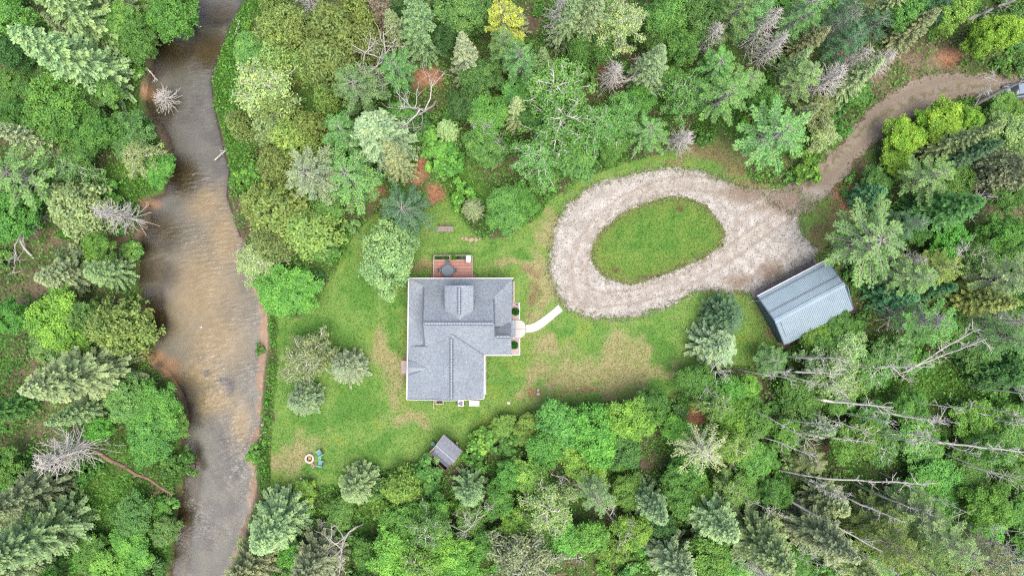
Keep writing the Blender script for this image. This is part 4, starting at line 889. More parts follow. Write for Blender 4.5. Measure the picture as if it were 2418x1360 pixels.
def make_maple(seed, H=11., R=3.6, zc=7.2, rz=3.1, nl=34, nc=17, per=24, lr=(.7, 1.2), hl=.13, hw=.085, bark='bark', branchy=False, low=-.35):
    rg = np.random.default_rng(seed); g = (1 + 5 ** .5) / 2; i = np.arange(nl) + .5
    cz = 1 - (1 - low) * i / nl; th = 2 * np.pi * i / g + rg.uniform(0, 6); rr_ = np.sqrt(np.clip(1 - cz ** 2, 0, 1)); d = np.stack([rr_ * np.cos(th), rr_ * np.sin(th), cz], 1)
    d = unit(d + rg.normal(size=d.shape) * .22); wob = 1 + .3 * np.sin(2 * th + rg.uniform(0, 6)) * rr_
    lob = d * np.array([R * .72, R * .72, rz * .8]) * (wob * rg.uniform(.72, 1.05, nl))[:, None] + np.array([0, 0, zc]); lrad = rg.uniform(*lr, nl) * R / 3.6
    extra = rg.normal(size=(nl // 3, 3)) * np.array([R * .3, R * .3, rz * .3]) + np.array([0, 0, zc]); lob = np.concatenate([lob, extra]); lrad = np.concatenate([lrad, rg.uniform(*lr, len(extra)) * R / 3.6]); d = np.concatenate([d, unit(extra - np.array([0, 0, zc]))])
    cc, oo, bb_ = [], [], []
    for k in range(len(lob)):
        e = unit(rg.normal(size=(nc, 3)) + d[k] * .7 + np.array([0, 0, .45])); cc.append(lob[k] + e * (lrad[k] * rg.uniform(.7, 1.05, (nc, 1))) * np.array([1, 1, .8])); oo.append(e); bb_.append(np.clip(rg.uniform(.25, .75) + rg.uniform(-.2, .2, nc), 0, 1))
    vs, sh = clusters(np.concatenate(cc), per, .19 * R / 3.6, hl, hw, rg, .45, np.concatenate(oo), np.concatenate(bb_))
    P, Rr = trunk_line(H * .82, .045 * R + .05, rg, .9); lines = [(P, Rr)] + limbs_to(lob[:nl], P, Rr, rg)
    if branchy:
        for k in rg.choice(nl, nl // 2, False):
            for _ in range(3):
                e = unit(rg.normal(size=3) + d[k] + np.array([0, 0, .6])); lines.append((np.array([lob[k], lob[k] + e * lrad[k] * .6, lob[k] + e * lrad[k] * 1.25 + rg.normal(size=3) * .1]), np.array([.05, .035, .012])))
    return tubes_mesh('trunk', lines, M[bark]), leaf_mesh('crown', vs, sh, M['leaf']), H, R
def make_aspen(seed, H=14., R=3.4):
    """open crown on pale forking branches that show from above"""
    rg = np.random.default_rng(seed); P, Rr = trunk_line(H * .95, .2, rg, 1.0, 10); lines = [(P, Rr)]; cc = []; oo = []
    for k in range(26):
        f = .42 + .56 * (k / 26) ** .9; p, r = along(P, Rr, f); a = k * 2.4 + rg.uniform(-.4, .4); L = R * (1.15 - .75 * ((f - .42) / .58) ** 1.3) * rg.uniform(.75, 1.1)
        dd = np.array([np.cos(a), np.sin(a), rg.uniform(.3, .75)]); m = p + dd * L * .5 + rg.normal(size=3) * .15; e = m + np.array([np.cos(a + rg.uniform(-.4, .4)), np.sin(a + rg.uniform(-.4, .4)), .35]) * L * .5
        lines.append((np.array([p, m, e]), np.array([min(.12, r * .95), .075, .035])))
        for j in range(7):
            q, _ = along(np.array([p, m, e]), np.array([1, 1, 1.]), rg.uniform(.3, 1)); s = unit(rg.normal(size=3) + dd * .8 + np.array([0, 0, .2])); l = rg.uniform(.5, 1.1); t = q + s * l
            lines.append((np.array([q, (q + t) / 2 + rg.normal(size=3) * .06, t]), np.array([.045, .034, .018])))
            for w in (rg.uniform(.35, .7), rg.uniform(.7, 1.0), 1.0): cc.append(q + s * l * w + rg.normal(size=3) * .2 - np.array([0, 0, .38])); oo.append(s)
    cc = np.array(cc); vs, sh = clusters(cc, 15, .2, .11, .08, rg, .5, np.array(oo))
    return tubes_mesh('trunk', lines, M['pale_bark'], 4), leaf_mesh('crown', vs, sh, M['leaf']), H, R
def make_cedar(seed, H=9.5, R=2.9):
    rg = np.random.default_rng(seed); nt_ = 5; tops = [(0, 0, 1.0)] + [(rg.uniform(.25, .6) * R * math.cos(a), rg.uniform(.25, .6) * R * math.sin(a), rg.uniform(.62, .92)) for a in rg.uniform(0, 6.28) + np.arange(nt_) * 1.26]
    cc, oo, bb_ = [], [], []
    for x, y, hf in tops:
        n = 150; t = rg.uniform(0, 1, n) ** .75; th = rg.uniform(0, 6.28, n); z = H * hf * (.12 + .88 * t); r = R * .62 * np.sqrt(np.clip(1 - t ** 1.9, 0, 1)) * (1 + .16 * np.sin(th * 4 + x) + .1 * np.sin(th * 7 + z)) * rg.uniform(.82, 1.05, n)
        cc.append(np.stack([x * (1 - .3 * t) + r * np.cos(th), y * (1 - .3 * t) + r * np.sin(th), z], 1)); oo.append(np.stack([np.cos(th) * .8, np.sin(th) * .8, np.full(n, .5)], 1)); bb_.append(rg.uniform(.2, .8, n))
    cent = np.concatenate(cc); out = np.concatenate(oo); per = 10; n = len(cent) * per
    c = np.repeat(cent, per, 0) + rg.normal(size=(n, 3)) * .15; o_ = np.repeat(out, per, 0); ax = unit(o_ + np.array([0, 0, .6]) + rg.normal(size=(n, 3)) * .45); nr = unit(rg.normal(size=(n, 3)) * .8 + o_ + np.array([0, 0, .5]))
    vs = diamonds(c, nr, rg.uniform(.12, .22, n), rg.uniform(.06, .11, n), rg, ax); sh = np.clip(np.repeat(np.concatenate(bb_), per) + rg.uniform(-.3, .3, n), 0, 1)
    P, Rr = trunk_line(H * .85, .2, rg, .3); lines = [(P, Rr)] + [(np.array([[x * .1, y * .1, .4], [x * .7, y * .7, H * hf * .4], [x * .8, y * .8, H * hf * .8]]), np.array([.12, .09, .03])) for x, y, hf in tops[1:]]
    return tubes_mesh('trunk', lines, M['bark']), leaf_mesh('crown', vs, sh, M['needle']), H, R
def make_spruce(seed, H=16., R=3.3, dens=1.0, stiff=.05, zb=.06):
    rg = np.random.default_rng(seed); P, Rr = trunk_line(H, .2, rg, .2); lines = [(P, Rr)]; C_, A_, N_, L_, W_, S_ = [], [], [], [], [], []
    z = H * zb; ph = 0
    while z < H * .985:
        t = (z / H - zb) / (1 - zb); nb = int(rg.integers(6, 9)); ph += .7
        for b in range(nb):
            a = ph + b * 2 * np.pi / nb + rg.uniform(-.25, .25); L = (R * (1 - t) ** .82 + .12) * rg.uniform(.72, 1.12); dr = np.array([np.cos(a), np.sin(a), 0]); zz = z + rg.uniform(-.15, .15)
            drop = rg.uniform(.12, .3) * (1 - t) - .25 * t
            pt = lambda s: np.array([0, 0, zz]) + dr * s + np.array([0, 0, -drop * s + .10 * s * s / max(L, .3)])
            if L > .8: lines.append((np.array([pt(0), pt(L * .5), pt(L * .92)]), np.array([.035, .022, .008])))
            st = np.arange(.18 if L < 1 else L * .22, L, .19 / dens); side = np.array([-dr[1], dr[0], 0]); bs = rg.uniform(.25, .75)
            for s in st:
                w = .30 + .42 * (1 - s / L) * min(1, L / 2); c = pt(s)
                for sg_ in (-1, 1):
                    ax = dr * .75 + side * sg_ * rg.uniform(.7, 1.1) + np.array([0, 0, rg.uniform(-.25, .2)]); l = w * rg.uniform(.7, 1.1)
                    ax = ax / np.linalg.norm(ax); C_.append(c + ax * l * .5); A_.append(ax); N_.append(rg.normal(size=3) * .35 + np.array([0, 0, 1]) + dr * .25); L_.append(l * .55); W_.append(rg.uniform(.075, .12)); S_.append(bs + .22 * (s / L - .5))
                ax = dr + np.array([0, 0, rg.uniform(.0, .7)]) + side * rg.uniform(-.4, .4); ax /= np.linalg.norm(ax); C_.append(c + np.array([0, 0, .07])); A_.append(ax); N_.append(rg.normal(size=3) + np.array([0, 0, .4])); L_.append(.2); W_.append(.08); S_.append(bs + .3 * (s / L - .4))
        z += (.30 + .16 * (1 - t)) / dens ** .5 * (H / 16)
    for k in range(14): C_.append(np.array([0, 0, H - .5 + k * .045])); A_.append(rg.normal(size=3) * .5 + np.array([0, 0, 1.])); N_.append(rg.normal(size=3)); L_.append(.18); W_.append(.06); S_.append(.7)
    n = len(C_); vs = diamonds(np.array(C_), unit(np.array(N_)), np.array(L_), np.array(W_), rg, np.array(A_)); sh = np.clip(np.array(S_) + rg.uniform(-.2, .2, n), 0, 1)
    return tubes_mesh('trunk', lines, M['bark'], 4), leaf_mesh('crown', vs, sh, M['needle']), H, R
def make_pine(seed, H=16., R=4.2, bark='grey_bark', sparse=1.0, space=1.0, zs=.25, nbr=(5, 7), wk=1.0, lift=1.0):
    """whorls of long limbs carrying feathery plumes: a star from above"""
    rg = np.random.default_rng(seed); P, Rr = trunk_line(H, .24, rg, .35); lines = [(P, Rr)]; C_, A_, N_, L_, W_, S_ = [], [], [], [], [], []
    z = H * zs; ph = rg.uniform(0, 6)
    while z < H * .97:
        t = (z / H - zs) / (1 - zs); nb = int(rg.integers(*nbr)); ph += .55
        for b in range(nb):
            a = ph + b * 2 * np.pi / nb + rg.uniform(-.22, .22); L = R * (min(1, .55 + 1.5 * t) * (1 - t) ** .62 + .07) * rg.uniform(.7, 1.12); dr = np.array([np.cos(a), np.sin(a), 0]); side = np.array([-dr[1], dr[0], 0])
            p0 = np.array([0, 0, z + rg.uniform(-.2, .2)]); rise = (rg.uniform(.05, .3) + .35 * t) * lift; bend = rg.uniform(-.15, .15)
            pt = lambda s: p0 + dr * s + side * bend * s * s / L + np.array([0, 0, rise * s - .12 * s * s / max(L, .5)])
            lines.append((np.array([pt(0), pt(L * .35), pt(L * .7), pt(L)]), np.array([.075, .06, .04, .015]) * (.6 + .4 * (1 - t)) * 1.2)); bs = rg.uniform(.3, .7)
            s = L * (.42 - .2 * t)
            while s < L * 1.02:
                f = s / L; wl = wk * (.16 + .50 * np.sin(np.pi * min(1, f * .8 + .1)) * min(1, L / 3)) * rg.uniform(.7, 1.15)
                for sg_ in (-1, 1):
                    d2 = unit(dr * .9 + side * sg_ * rg.uniform(.6, 1.1) + np.array([0, 0, rg.uniform(-.05, .3)])); q = pt(s)
                    for u in np.arange(.3, 1.01, .3 / max(wl, .3)):
                        c = q + d2 * wl * u
                        for _ in range(int(5 * sparse)):
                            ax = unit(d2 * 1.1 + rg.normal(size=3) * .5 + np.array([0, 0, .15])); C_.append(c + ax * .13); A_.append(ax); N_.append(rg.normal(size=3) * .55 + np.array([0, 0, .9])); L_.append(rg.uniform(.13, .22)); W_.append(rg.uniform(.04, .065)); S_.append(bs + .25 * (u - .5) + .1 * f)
                s += .24
        z += space * (.95 + .4 * rg.uniform()) * H / 16
    n = len(C_); vs = diamonds(np.array(C_), unit(np.array(N_)), np.array(L_), np.array(W_), rg, np.array(A_)); sh = np.clip(np.array(S_) + rg.uniform(-.25, .25, n), 0, 1)
    return tubes_mesh('trunk', lines, M[bark], 4), leaf_mesh('crown', vs, sh, M['needle']), H, R
def make_dead(seed, H=13., R=2.4):
    """bare conifer: trunk with many thin, bleached side branches"""
    rg = np.random.default_rng(seed); P, Rr = trunk_line(H, .16, rg, .3); lines = [(P, Rr)]; tw = []
    for k in range(110):
        t = (k / 110) ** .9; z = H * (.14 + .85 * t); a = k * 2.4 + rg.uniform(-.3, .3); L = (R * (1 - t) ** .75 + .2) * rg.uniform(.5, 1.15); dr = np.array([np.cos(a), np.sin(a), 0]); p = np.array([0, 0, z]); dz = rg.uniform(-.3, .35)
        m = p + dr * L * .5 + np.array([0, 0, dz * L * .4]); e = p + dr * L + np.array([0, 0, dz * L * .5 + rg.uniform(-.1, .35) * L]) + rg.normal(size=3) * .12
        tw.append((np.array([p, m, e]), np.array([.042, .034, .016])))
        for j in range(3):
            q = p + (e - p) * rg.uniform(.35, .95); s = unit(dr + rg.normal(size=3) * .7); tw.append((np.array([q, q + s * .22, q + s * rg.uniform(.3, .6) + np.array([0, 0, rg.uniform(-.1, .1)])]), np.array([.024, .02, .012])))
    return tubes_mesh('trunk', lines, M['dead_wood'], 6), tubes_mesh('branches', tw, M['dead_wood'], 3), H, R
def make_snag(seed, H=11., R=3.0, fork=.35):
    """bare broadleaf tree: forking limbs, white and crooked"""
    rg = np.random.default_rng(seed); lines, tw = [], []
    def grow(p, d, L, r, lv):
        n = 5; P = [p]; q = p; dd = d
        for k in range(n): dd = unit(dd + rg.normal(size=3) * .16 + np.array([0, 0, .05])); q = q + dd * L / n; P.append(q)
        P = np.array(P); (lines if lv < 2 else tw).append((P, r * np.linspace(1, .35, n + 1)))
        if lv >= 3: return
        for k in range((5, 5, 4)[lv]):
            f = rg.uniform(.35, 1.0) if lv else rg.uniform(.5, 1.0); s, _ = along(P, np.ones(n + 1), f); e = unit(dd * .7 + rg.normal(size=3) * .75 + np.array([0, 0, .15 if lv else .1])); grow(s, e, L * rg.uniform(.38, .62), max(r * .55, .03), lv + 1)
    grow(np.array([0, 0, -.4]), np.array([0, 0, 1.]), H * .72, .19, 0)
    return tubes_mesh('trunk', lines, M['dead_wood'], 5), tubes_mesh('branches', tw, M['dead_wood'], 3), H, R
def make_shrub(seed, H=1.8, R=1.3):
    return make_maple(seed, H, R, H * .45, H * .42, 14, 9, 15, (.6, 1.0), .13, .095, 'bark', False, -.1)
PROTO = {}
PROTO['maple'] = [make_maple(s) for s in (1, 2, 3, 4, 5, 6)]
PROTO['aspen'] = [make_aspen(s) for s in (11, 12, 13)]
PROTO['cedar'] = [make_cedar(s) for s in (21, 22, 23)]
PROTO['spruce'] = [make_spruce(s) for s in (31, 32, 33, 34, 35)]
PROTO['pine'] = [make_pine(s) for s in (41, 42, 43, 44)]
PROTO['dead'] = [make_dead(s) for s in (51, 52, 53)]
PROTO['snag'] = [make_snag(s) for s in (61, 62, 63)]
PROTO['shrub'] = [make_shrub(s) for s in (71, 72, 73)]
PROTO['round'] = [make_maple(81, 9.5, 3.9, 5.6, 3.7, 48, 18, 20, (.6, 1.0), .12, .08, 'grey_bark', False, -.55)]
PROTO['bleached'] = [make_pine(91, 15., 3.4, 'dead_wood', .4, 1.5, .5, (8, 10), .7, .6)]
PROTO['star'] = [make_pine(s, 14., 4.2, 'grey_bark', 1.4, 1.75, .42, (7, 9), .85, .55) for s in (45, 46, 47)]
PROTO['thin'] = [make_aspen(95, 9., 2.6)]
NAMES = {'maple': ('broadleaf_tree', 'broadleaf tree', 'tree'), 'aspen': ('pale_barked_tree', 'pale barked tree', 'tree'), 'cedar': ('cedar_tree', 'bushy cedar', 'tree'), 'spruce': ('spruce_tree', 'spruce', 'tree'), 'pine': ('pine_tree', 'feathery pine', 'tree'),
         'star': ('pine_tree', 'star shaped pine', 'tree'), 'dead': ('dead_conifer', 'bare dead conifer', 'tree'), 'snag': ('dead_tree', 'bare dead tree', 'tree'), 'shrub': ('shrub', 'leafy shrub', 'shrub'), 'round': ('round_tree', 'round tree', 'tree'), 'bleached': ('dying_pine', 'half bare pine', 'tree'), 'thin': ('thin_tree', 'thin leaved tree', 'tree')}
COL = {'vivid': (110, 170, 74), 'green': (112, 164, 80), 'lime': (130, 182, 74), 'yellow': (142, 192, 64), 'olive': (138, 164, 84), 'sage': (154, 182, 126), 'sagewarm': (156, 190, 120), 'grey': (140, 156, 108), 'bluegreen': (150, 180, 128), 'dark': (90, 140, 70), 'midgreen': (118, 168, 90),
       'teal': (98, 148, 98), 'pale': (160, 192, 118), 'gold': (186, 196, 76), 'whitish': (200, 195, 192), 'brownish': (160, 140, 124)}
LEAFGAIN = 1.85
def leafcol(key, rg, j=.10):
    c = np.array(COL[key], float) * (1 + rg.uniform(-j, j)) * (1 + rg.uniform(-.05, .05, 3)); l = lina(np.clip(c, 0, 255)) * LEAFGAIN; g_ = .25 * l[0] + .6 * l[1] + .15 * l[2]; l = l * .96 + g_ * .04; l = l * KGAIN.get(key, 1.0); return (float(l[0]), float(l[1]), float(l[2]), 1)
CF = {'star': .68, 'spruce': .42, 'dead': .42, 'pine': .66, 'bleached': .6, 'maple': .68, 'aspen': .72, 'cedar': .55, 'snag': .6, 'shrub': .5, 'round': .62, 'thin': .7}
TREES = []; KGAIN = {'sage': .95, 'bluegreen': .95, 'grey': 1.2, 'teal': .9, 'pale': .95, 'midgreen': 1.05}
def plant(kind, cx, cy, Rpx, h, col, label=None, rot=None, lean=(0, 0), seed=None, xyz=None):
    rg = np.random.default_rng(seed if seed is not None else len(TREES) + 500); pr = PROTO[kind][int(rg.integers(len(PROTO[kind])))]
    zc = h * CF[kind]
    if xyz is None: p = W(cx, cy, zc); Rm = Rpx * S * (CAM_H - zc) / CAM_H
    else: p = Vector(xyz); Rm = Rpx
    nm, phrase, cat = NAMES[kind]; e = empty(nm, (p.x, p.y, 0)); e.rotation_euler = (lean[0] + rg.normal() * .035, lean[1] + rg.normal() * .035, rot if rot is not None else rg.uniform(0, 6.28)); k = Rm / pr[3]; k2 = k * rg.uniform(.88, 1.12); e.scale = (k, k2, h / pr[2])
    z0 = ground_z(p.x, p.y) if -47 < p.x < -24 else 0; e.location.z = max(z0, -.5)
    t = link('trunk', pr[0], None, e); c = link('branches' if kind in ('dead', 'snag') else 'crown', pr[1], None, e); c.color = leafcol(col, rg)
    if kind in ('dead', 'snag'): c['kind'] = 'stuff'
    e['category'] = cat
    TREES.append(dict(o=e, kind=kind, x=p.x, y=p.y, r=Rm, h=h, col=col, label=label, px=cx if xyz is None else p.x / S * (CAM_H / (CAM_H - zc)) + 1209, py=cy if xyz is None else 680 - p.y / S * (CAM_H / (CAM_H - zc)), phrase=phrase)); return e
T = plant
# --- trees one by one: crown centre in the photo, crown radius there, height, colour
DATA = '''
spruce 180 140 92 18 sage|tall sage green spruce leaning over the upper left corner
spruce 180 30 80 17 grey|dark grey green spruce cut by the top edge on the left bank
maple 400 25 72 9 vivid|vivid green tree overhanging the river at the top
maple 315 85 52 8 vivid
maple 15 45 60 11 green
maple 20 125 50 10 dark
maple 100 165 46 5 dark
maple 150 190 40 4 green
maple 130 265 88 11 vivid|largest bright green tree on the left bank near the fallen river snag
maple 215 300 66 9 vivid
maple 35 270 50 9 green
maple 300 320 58 6 green
aspen 330 370 55 6 pale
maple 370 400 46 5 vivid
spruce 95 335 52 14 sage|slender sage spruce pointing left below the largest bright green tree
star 40 425 90 13 midgreen|broad feathery pine on the left edge
maple 30 505 72 9 vivid
aspen 170 400 55 7 green
cedar 180 490 88 8 pale|yellowish bushy tree beside the white dead spruce on the left bank
dead 292 512 56 10 whitish|white dead spruce leaning over the left river bank
shrub 170 597 32 3 bluegreen
shrub 225 602 32 3 lime
spruce 160 645 62 9 sage
spruce 245 640 54 8 sage
shrub 310 590 28 2 green
snag 40 612 60 5 whitish
maple 20 745 52 8 vivid
maple 145 755 84 9 lime|lime green tree left of the rounded cedar by the river
cedar 272 772 78 8 olive|rounded olive cedar on the left bank at the river bend
spruce 180 882 96 17 grey|long grey green spruce pointing left beside the bare ground
maple 295 950 62 6 green
maple 375 955 66 6 vivid
maple 350 1030 66 6 vivid
maple 408 1000 42 4 lime
dead 165 1065 80 12 whitish|large bleached dead spruce above the broken log on the left bank
spruce 62 1165 74 15 grey
spruce 75 1270 100 18 sage|broad sage spruce in the lower left corner
spruce 20 1350 60 14 grey
spruce 8 965 44 12 dark
shrub 163 1223 30 3 sage
maple 315 1220 58 5 green
maple 215 1300 46 4 vivid
maple 310 1300 60 5 vivid
shrub 385 1195 34 2 vivid
maple 385 1255 42 4 green
shrub 432 1096 32 3 vivid
maple 250 1345 52 6 lime
shrub 395 1105 26 2 vivid
shrub 350 1340 42 3 green
dead 385 232 40 3 brownish|brown bare bush lying in the shallow river near the left bank
dead 730 5 48 9 whitish
cedar 662 75 66 9 olive
cedar 790 75 88 11 olive|big olive cedar above the brown litter gap near the top
cedar 850 35 62 10 olive
cedar 770 140 78 10 olive
cedar 655 140 62 8 olive
cedar 690 60 60 9 olive
cedar 870 105 54 9 olive
spruce 900 25 48 11 brownish
thin 618 212 66 8 pale|thin leaved whitish tree at the edge of the river grass
cedar 648 255 62 8 olive
cedar 645 300 58 8 pale
cedar 690 330 70 8 olive
cedar 650 390 62 8 olive
cedar 730 300 50 7 olive
pine 740 400 90 12 sage|sage pine left of the large pale spruce
pine 830 425 88 10 midgreen
spruce 893 325 98 14 sage|large pale spruce in the middle of the wood above the round tree
snag 1020 205 62 9 whitish|white crooked dead tree above the orange litter
snag 965 125 58 11 whitish
snag 860 168 46 9 whitish
pine 850 195 80 11 midgreen
pine 935 155 58 11 midgreen
spruce 985 70 70 16 sage
spruce 1102 150 50 13 bluegreen|narrow blue green spruce right of the orange litter
maple 1080 30 66 11 green
pine 1200 55 60 13 gold|yellow crowned pine at the top middle
pine 1190 110 48 12 midgreen
maple 1135 185 56 8 green
maple 1155 275 62 7 vivid
maple 1105 250 48 6 dark
maple 1145 350 52 6 green
shrub 1030 350 50 3 vivid
shrub 1060 385 46 3 vivid
spruce 1055 305 36 8 sage
shrub 985 300 40 3 dark
aspen 1310 200 90 12 green|broad pale barked tree with white limbs above the loop, topmost of its row
aspen 1335 290 88 12 green
maple 1345 345 86 8 green
aspen 1400 300 70 11 green
aspen 1265 375 70 9 green
maple 1290 410 52 6 vivid
snag 1335 285 44 13 whitish
snag 1172 345 34 8 whitish
star 965 490 84 12 teal|dark teal pine behind the round tree at the wood edge
cedar 660 505 96 9 olive
cedar 618 480 60 8 olive
cedar 725 545 84 8 olive
cedar 640 570 60 7 olive
thin 605 615 44 4 pale
maple 770 500 46 5 green
maple 680 688 76 6 vivid|vivid round bush like tree between river and lawn
shrub 600 420 40 3 vivid
shrub 565 430 30 3 vivid
shrub 760 590 40 3 vivid
maple 1195 492 66 5 vivid|vivid broadleaf tree right of the foot bridge
maple 1235 475 46 5 vivid
spruce 1117 492 34 7 sage
shrub 1092 460 34 3 lime
round 918 612 80 9 sagewarm|large round sage tree overhanging the house corner by the deck
spruce 1340 50 54 17 grey
spruce 1385 50 58 17 grey
dead 1322 55 50 15 whitish
aspen 1468 50 68 13 pale
maple 1425 105 50 9 vivid
maple 1560 55 56 10 green
snag 1450 168 54 9 whitish
dead 1440 190 44 8 whitish
spruce 1537 175 56 13 sage
maple 1612 110 54 10 vivid|vivid narrow crowned tree in the wood straight above the loop
maple 1650 30 60 11 green
maple 1590 25 48 11 green
maple 1555 100 40 9 green
dead 1662 95 48 10 brownish
dead 1790 85 54 12 brownish
dead 1810 125 44 11 brownish
dead 1870 55 44 13 whitish
star 1715 225 86 13 midgreen
star 1835 315 104 15 midgreen|largest star shaped pine beside the dirt road bend
maple 1470 275 56 9 green
star 1530 325 60 9 midgreen
dead 1610 330 44 8 whitish
shrub 1662 325 24 3 vivid
shrub 1905 400 40 3 lime
thin 1620 230 46 8 green
maple 1590 190 44 6 green
pine 1790 20 66 13 midgreen
pine 1730 40 58 13 midgreen
pine 1900 25 64 13 midgreen
pine 2000 45 66 13 teal
pine 2010 100 50 12 teal
dead 1935 205 62 11 whitish
dead 1990 150 48 11 whitish
dead 2070 155 44 8 whitish
dead 1960 60 44 12 whitish
pine 1898 195 52 12 pale
aspen 1935 268 48 7 olive
thin 1945 318 34 4 pale
maple 2025 222 36 5 green
spruce 2150 75 50 10 grey
maple 2140 325 54 6 yellow|bright yellow green tree at the lower side of the dirt road bend
maple 2235 300 58 7 yellow
maple 2195 292 40 5 yellow
maple 2115 378 42 4 yellow
maple 2290 280 36 6 yellow
maple 2385 250 30 4 lime
maple 2365 75 54 9 yellow
maple 2320 95 42 7 yellow
maple 2245 30 50 10 lime
maple 2195 35 48 9 teal
maple 2130 25 46 10 green
star 2200 420 80 11 midgreen|small star shaped pine right of the road mouth
maple 2380 320 58 8 pale
cedar 2390 400 70 12 grey
maple 2365 245 36 4 green
spruce 2270 365 50 12 teal
maple 2070 428 38 5 green
spruce 2055 462 44 7 teal
star 2055 572 122 13 midgreen|biggest star shaped pine hanging over the far end of the garage roof
spruce 2225 500 72 14 dark
pine 2145 535 46 12 teal
maple 2240 575 50 8 vivid
maple 2210 625 48 7 lime
aspen 2290 600 56 10 green
maple 2360 550 52 9 vivid
snag 2310 505 36 9 whitish
pine 2145 650 64 12 midgreen
dead 2120 620 46 9 whitish
spruce 2110 700 52 9 teal
pine 2210 640 60 12 olive
star 2190 760 84 13 midgreen
pine 2390 660 74 14 sage
dead 2140 750 60 12 whitish
spruce 2290 705 60 13 olive
dead 2340 755 50 13 whitish
pine 2380 790 64 14 midgreen
cedar 2370 870 74 8 dark|dark green dense tree at the right edge beside the grassy clearing
maple 2320 830 52 6 green
spruce 1712 745 64 7 teal|upper of two dense teal spruces left of the garage
spruce 1690 818 66 8 bluegreen|lower of two dense blue green spruces left of the garage
pine 1828 852 52 6 midgreen
maple 1925 800 44 5 lime
maple 1980 770 40 5 green
maple 1960 830 48 6 green
aspen 2010 830 56 6 pale
aspen 2060 860 62 6 green
aspen 2120 850 60 6 green
thin 1960 880 56 8 pale
maple 1895 930 56 6 vivid
aspen 2000 900 56 5 lime
maple 2040 1030 56 6 lime
maple 1990 1050 44 6 lime
aspen 2080 1050 56 5 vivid
aspen 2160 1030 56 5 vivid
maple 1830 1160 44 6 vivid
spruce 1935 1010 40 7 sage
spruce 1955 1180 56 9 sage
maple 1780 1000 52 7 vivid
maple 1850 1020 44 6 lime
shrub 1860 1075 30 3 pale
pine 1920 1085 40 7 pale
pine 2160 1210 70 12 pale
pine 2080 1230 66 11 olive
spruce 1935 1265 78 16 sage
pine 2250 1270 80 16 pale
pine 2110 1290 76 16 olive
pine 2200 1340 70 16 olive
maple 2230 1130 62 5 vivid
maple 2290 1100 60 5 vivid
maple 2330 1200 60 9 lime
maple 2150 960 46 7 vivid
maple 2060 975 44 6 green
maple 2300 990 60 6 lime
maple 2380 1010 56 7 vivid
aspen 2350 1060 60 10 vivid
dead 2340 1310 60 14 whitish
pine 2320 1340 66 15 grey
spruce 2040 1345 60 15 pale
maple 1330 1005 66 8 green
maple 1400 1030 74 9 vivid|largest of the green trees along the south lawn edge
maple 1490 990 68 8 lime
maple 1540 965 48 7 vivid
maple 1385 1095 66 7 lime
maple 1295 1055 56 7 vivid
maple 1470 1060 60 7 green
maple 1250 1010 40 4 lime
maple 1190 1005 36 3 lime
shrub 1140 1040 40 3 lime
shrub 1120 1080 34 3 vivid
shrub 1200 1050 44 3 green
bleached 1655 1065 76 11 pale|half bare pale pine with spoke like limbs below the lawn corner
star 1420 1165 62 11 sage|sage star shaped pine in the wood south of the lawn
snag 1325 1155 44 9 whitish
snag 1432 1212 44 9 whitish
aspen 1300 1205 78 9 pale|pale yellow green tree with white twigs in the wood south of the lawn
maple 1330 1265 52 7 vivid
spruce 1535 1190 58 11 bluegreen
maple 1625 1110 44 7 vivid
maple 1665 1165 40 6 lime
aspen 1722 1060 52 9 lime
aspen 1718 1155 50 8 lime
maple 1495 1255 54 7 lime|yellowish green tree below the blue green spruce at the bottom
spruce 1680 1225 74 13 bluegreen
spruce 1590 1320 68 13 bluegreen
maple 1660 1325 70 8 lime
maple 1560 1240 40 6 dark
thin 1242 1325 66 9 sage|pale greyish tree at the bottom edge
spruce 1800 1285 92 15 grey
dead 1785 1310 60 12 whitish
maple 1645 900 46 6 vivid
maple 1710 925 52 6 vivid
maple 1760 920 40 5 lime
aspen 1690 960 52 7 lime
maple 1740 985 52 6 lime
snag 1660 920 40 8 whitish
maple 1600 1010 40 5 vivid
spruce 848 1148 62 7 bluegreen|blue spruce at the lower lawn edge near the fire pit
cedar 952 1155 58 5 lime
spruce 645 1240 92 13 sage|large pale spruce at the foot of the lawn beside the river
spruce 600 1330 84 13 grey
spruce 740 1325 80 13 grey
spruce 1108 1155 56 8 bluegreen|blue green spruce below the garden shed
maple 955 1240 66 7 vivid
maple 1030 1215 48 6 vivid
maple 930 1310 76 8 lime
maple 1045 1295 70 8 lime
aspen 1010 1240 56 9 green
maple 1180 1185 46 6 vivid
maple 1150 1290 50 6 vivid
maple 1110 1225 44 5 green
shrub 1010 1120 50 3 green
maple 1245 1125 52 6 lime
snag 842 1262 60 7 whitish
snag 1160 1195 44 7 whitish
shrub 900 1195 40 3 lime
maple 800 1215 40 4 vivid
shrub 720 1160 36 2 lime
maple 1085 1340 60 8 vivid
thin 1000 1340 50 8 lime
thin 725 845 56 5 pale|thin whitish tree on the lawn, upper left of the trio by the river
spruce 818 870 54 7 bluegreen|pale spruce on the lawn, right of the trio by the river
spruce 714 942 54 7 bluegreen|pale spruce on the lawn, lowest of the trio by the river
shrub 600 1075 24 2 vivid
shrub 611 826 14 1 vivid
shrub 890 1160 30 3 midgreen
shrub 1430 690 3 .3 green
'''
for ln in DATA.strip().splitlines():
    a, _, lab = ln.partition('|'); k, cx, cy, rp, h, col = a.split()
    if float(rp) < 5: continue
    q_ = {'maple': .9, 'cedar': .9, 'aspen': .9, 'spruce': .92}.get(k, 1.0)
    plant(k, float(cx), float(cy), float(rp) * q_, float(h) * (.8 if k in ('maple', 'aspen') else .93), col, lab.strip() or None)
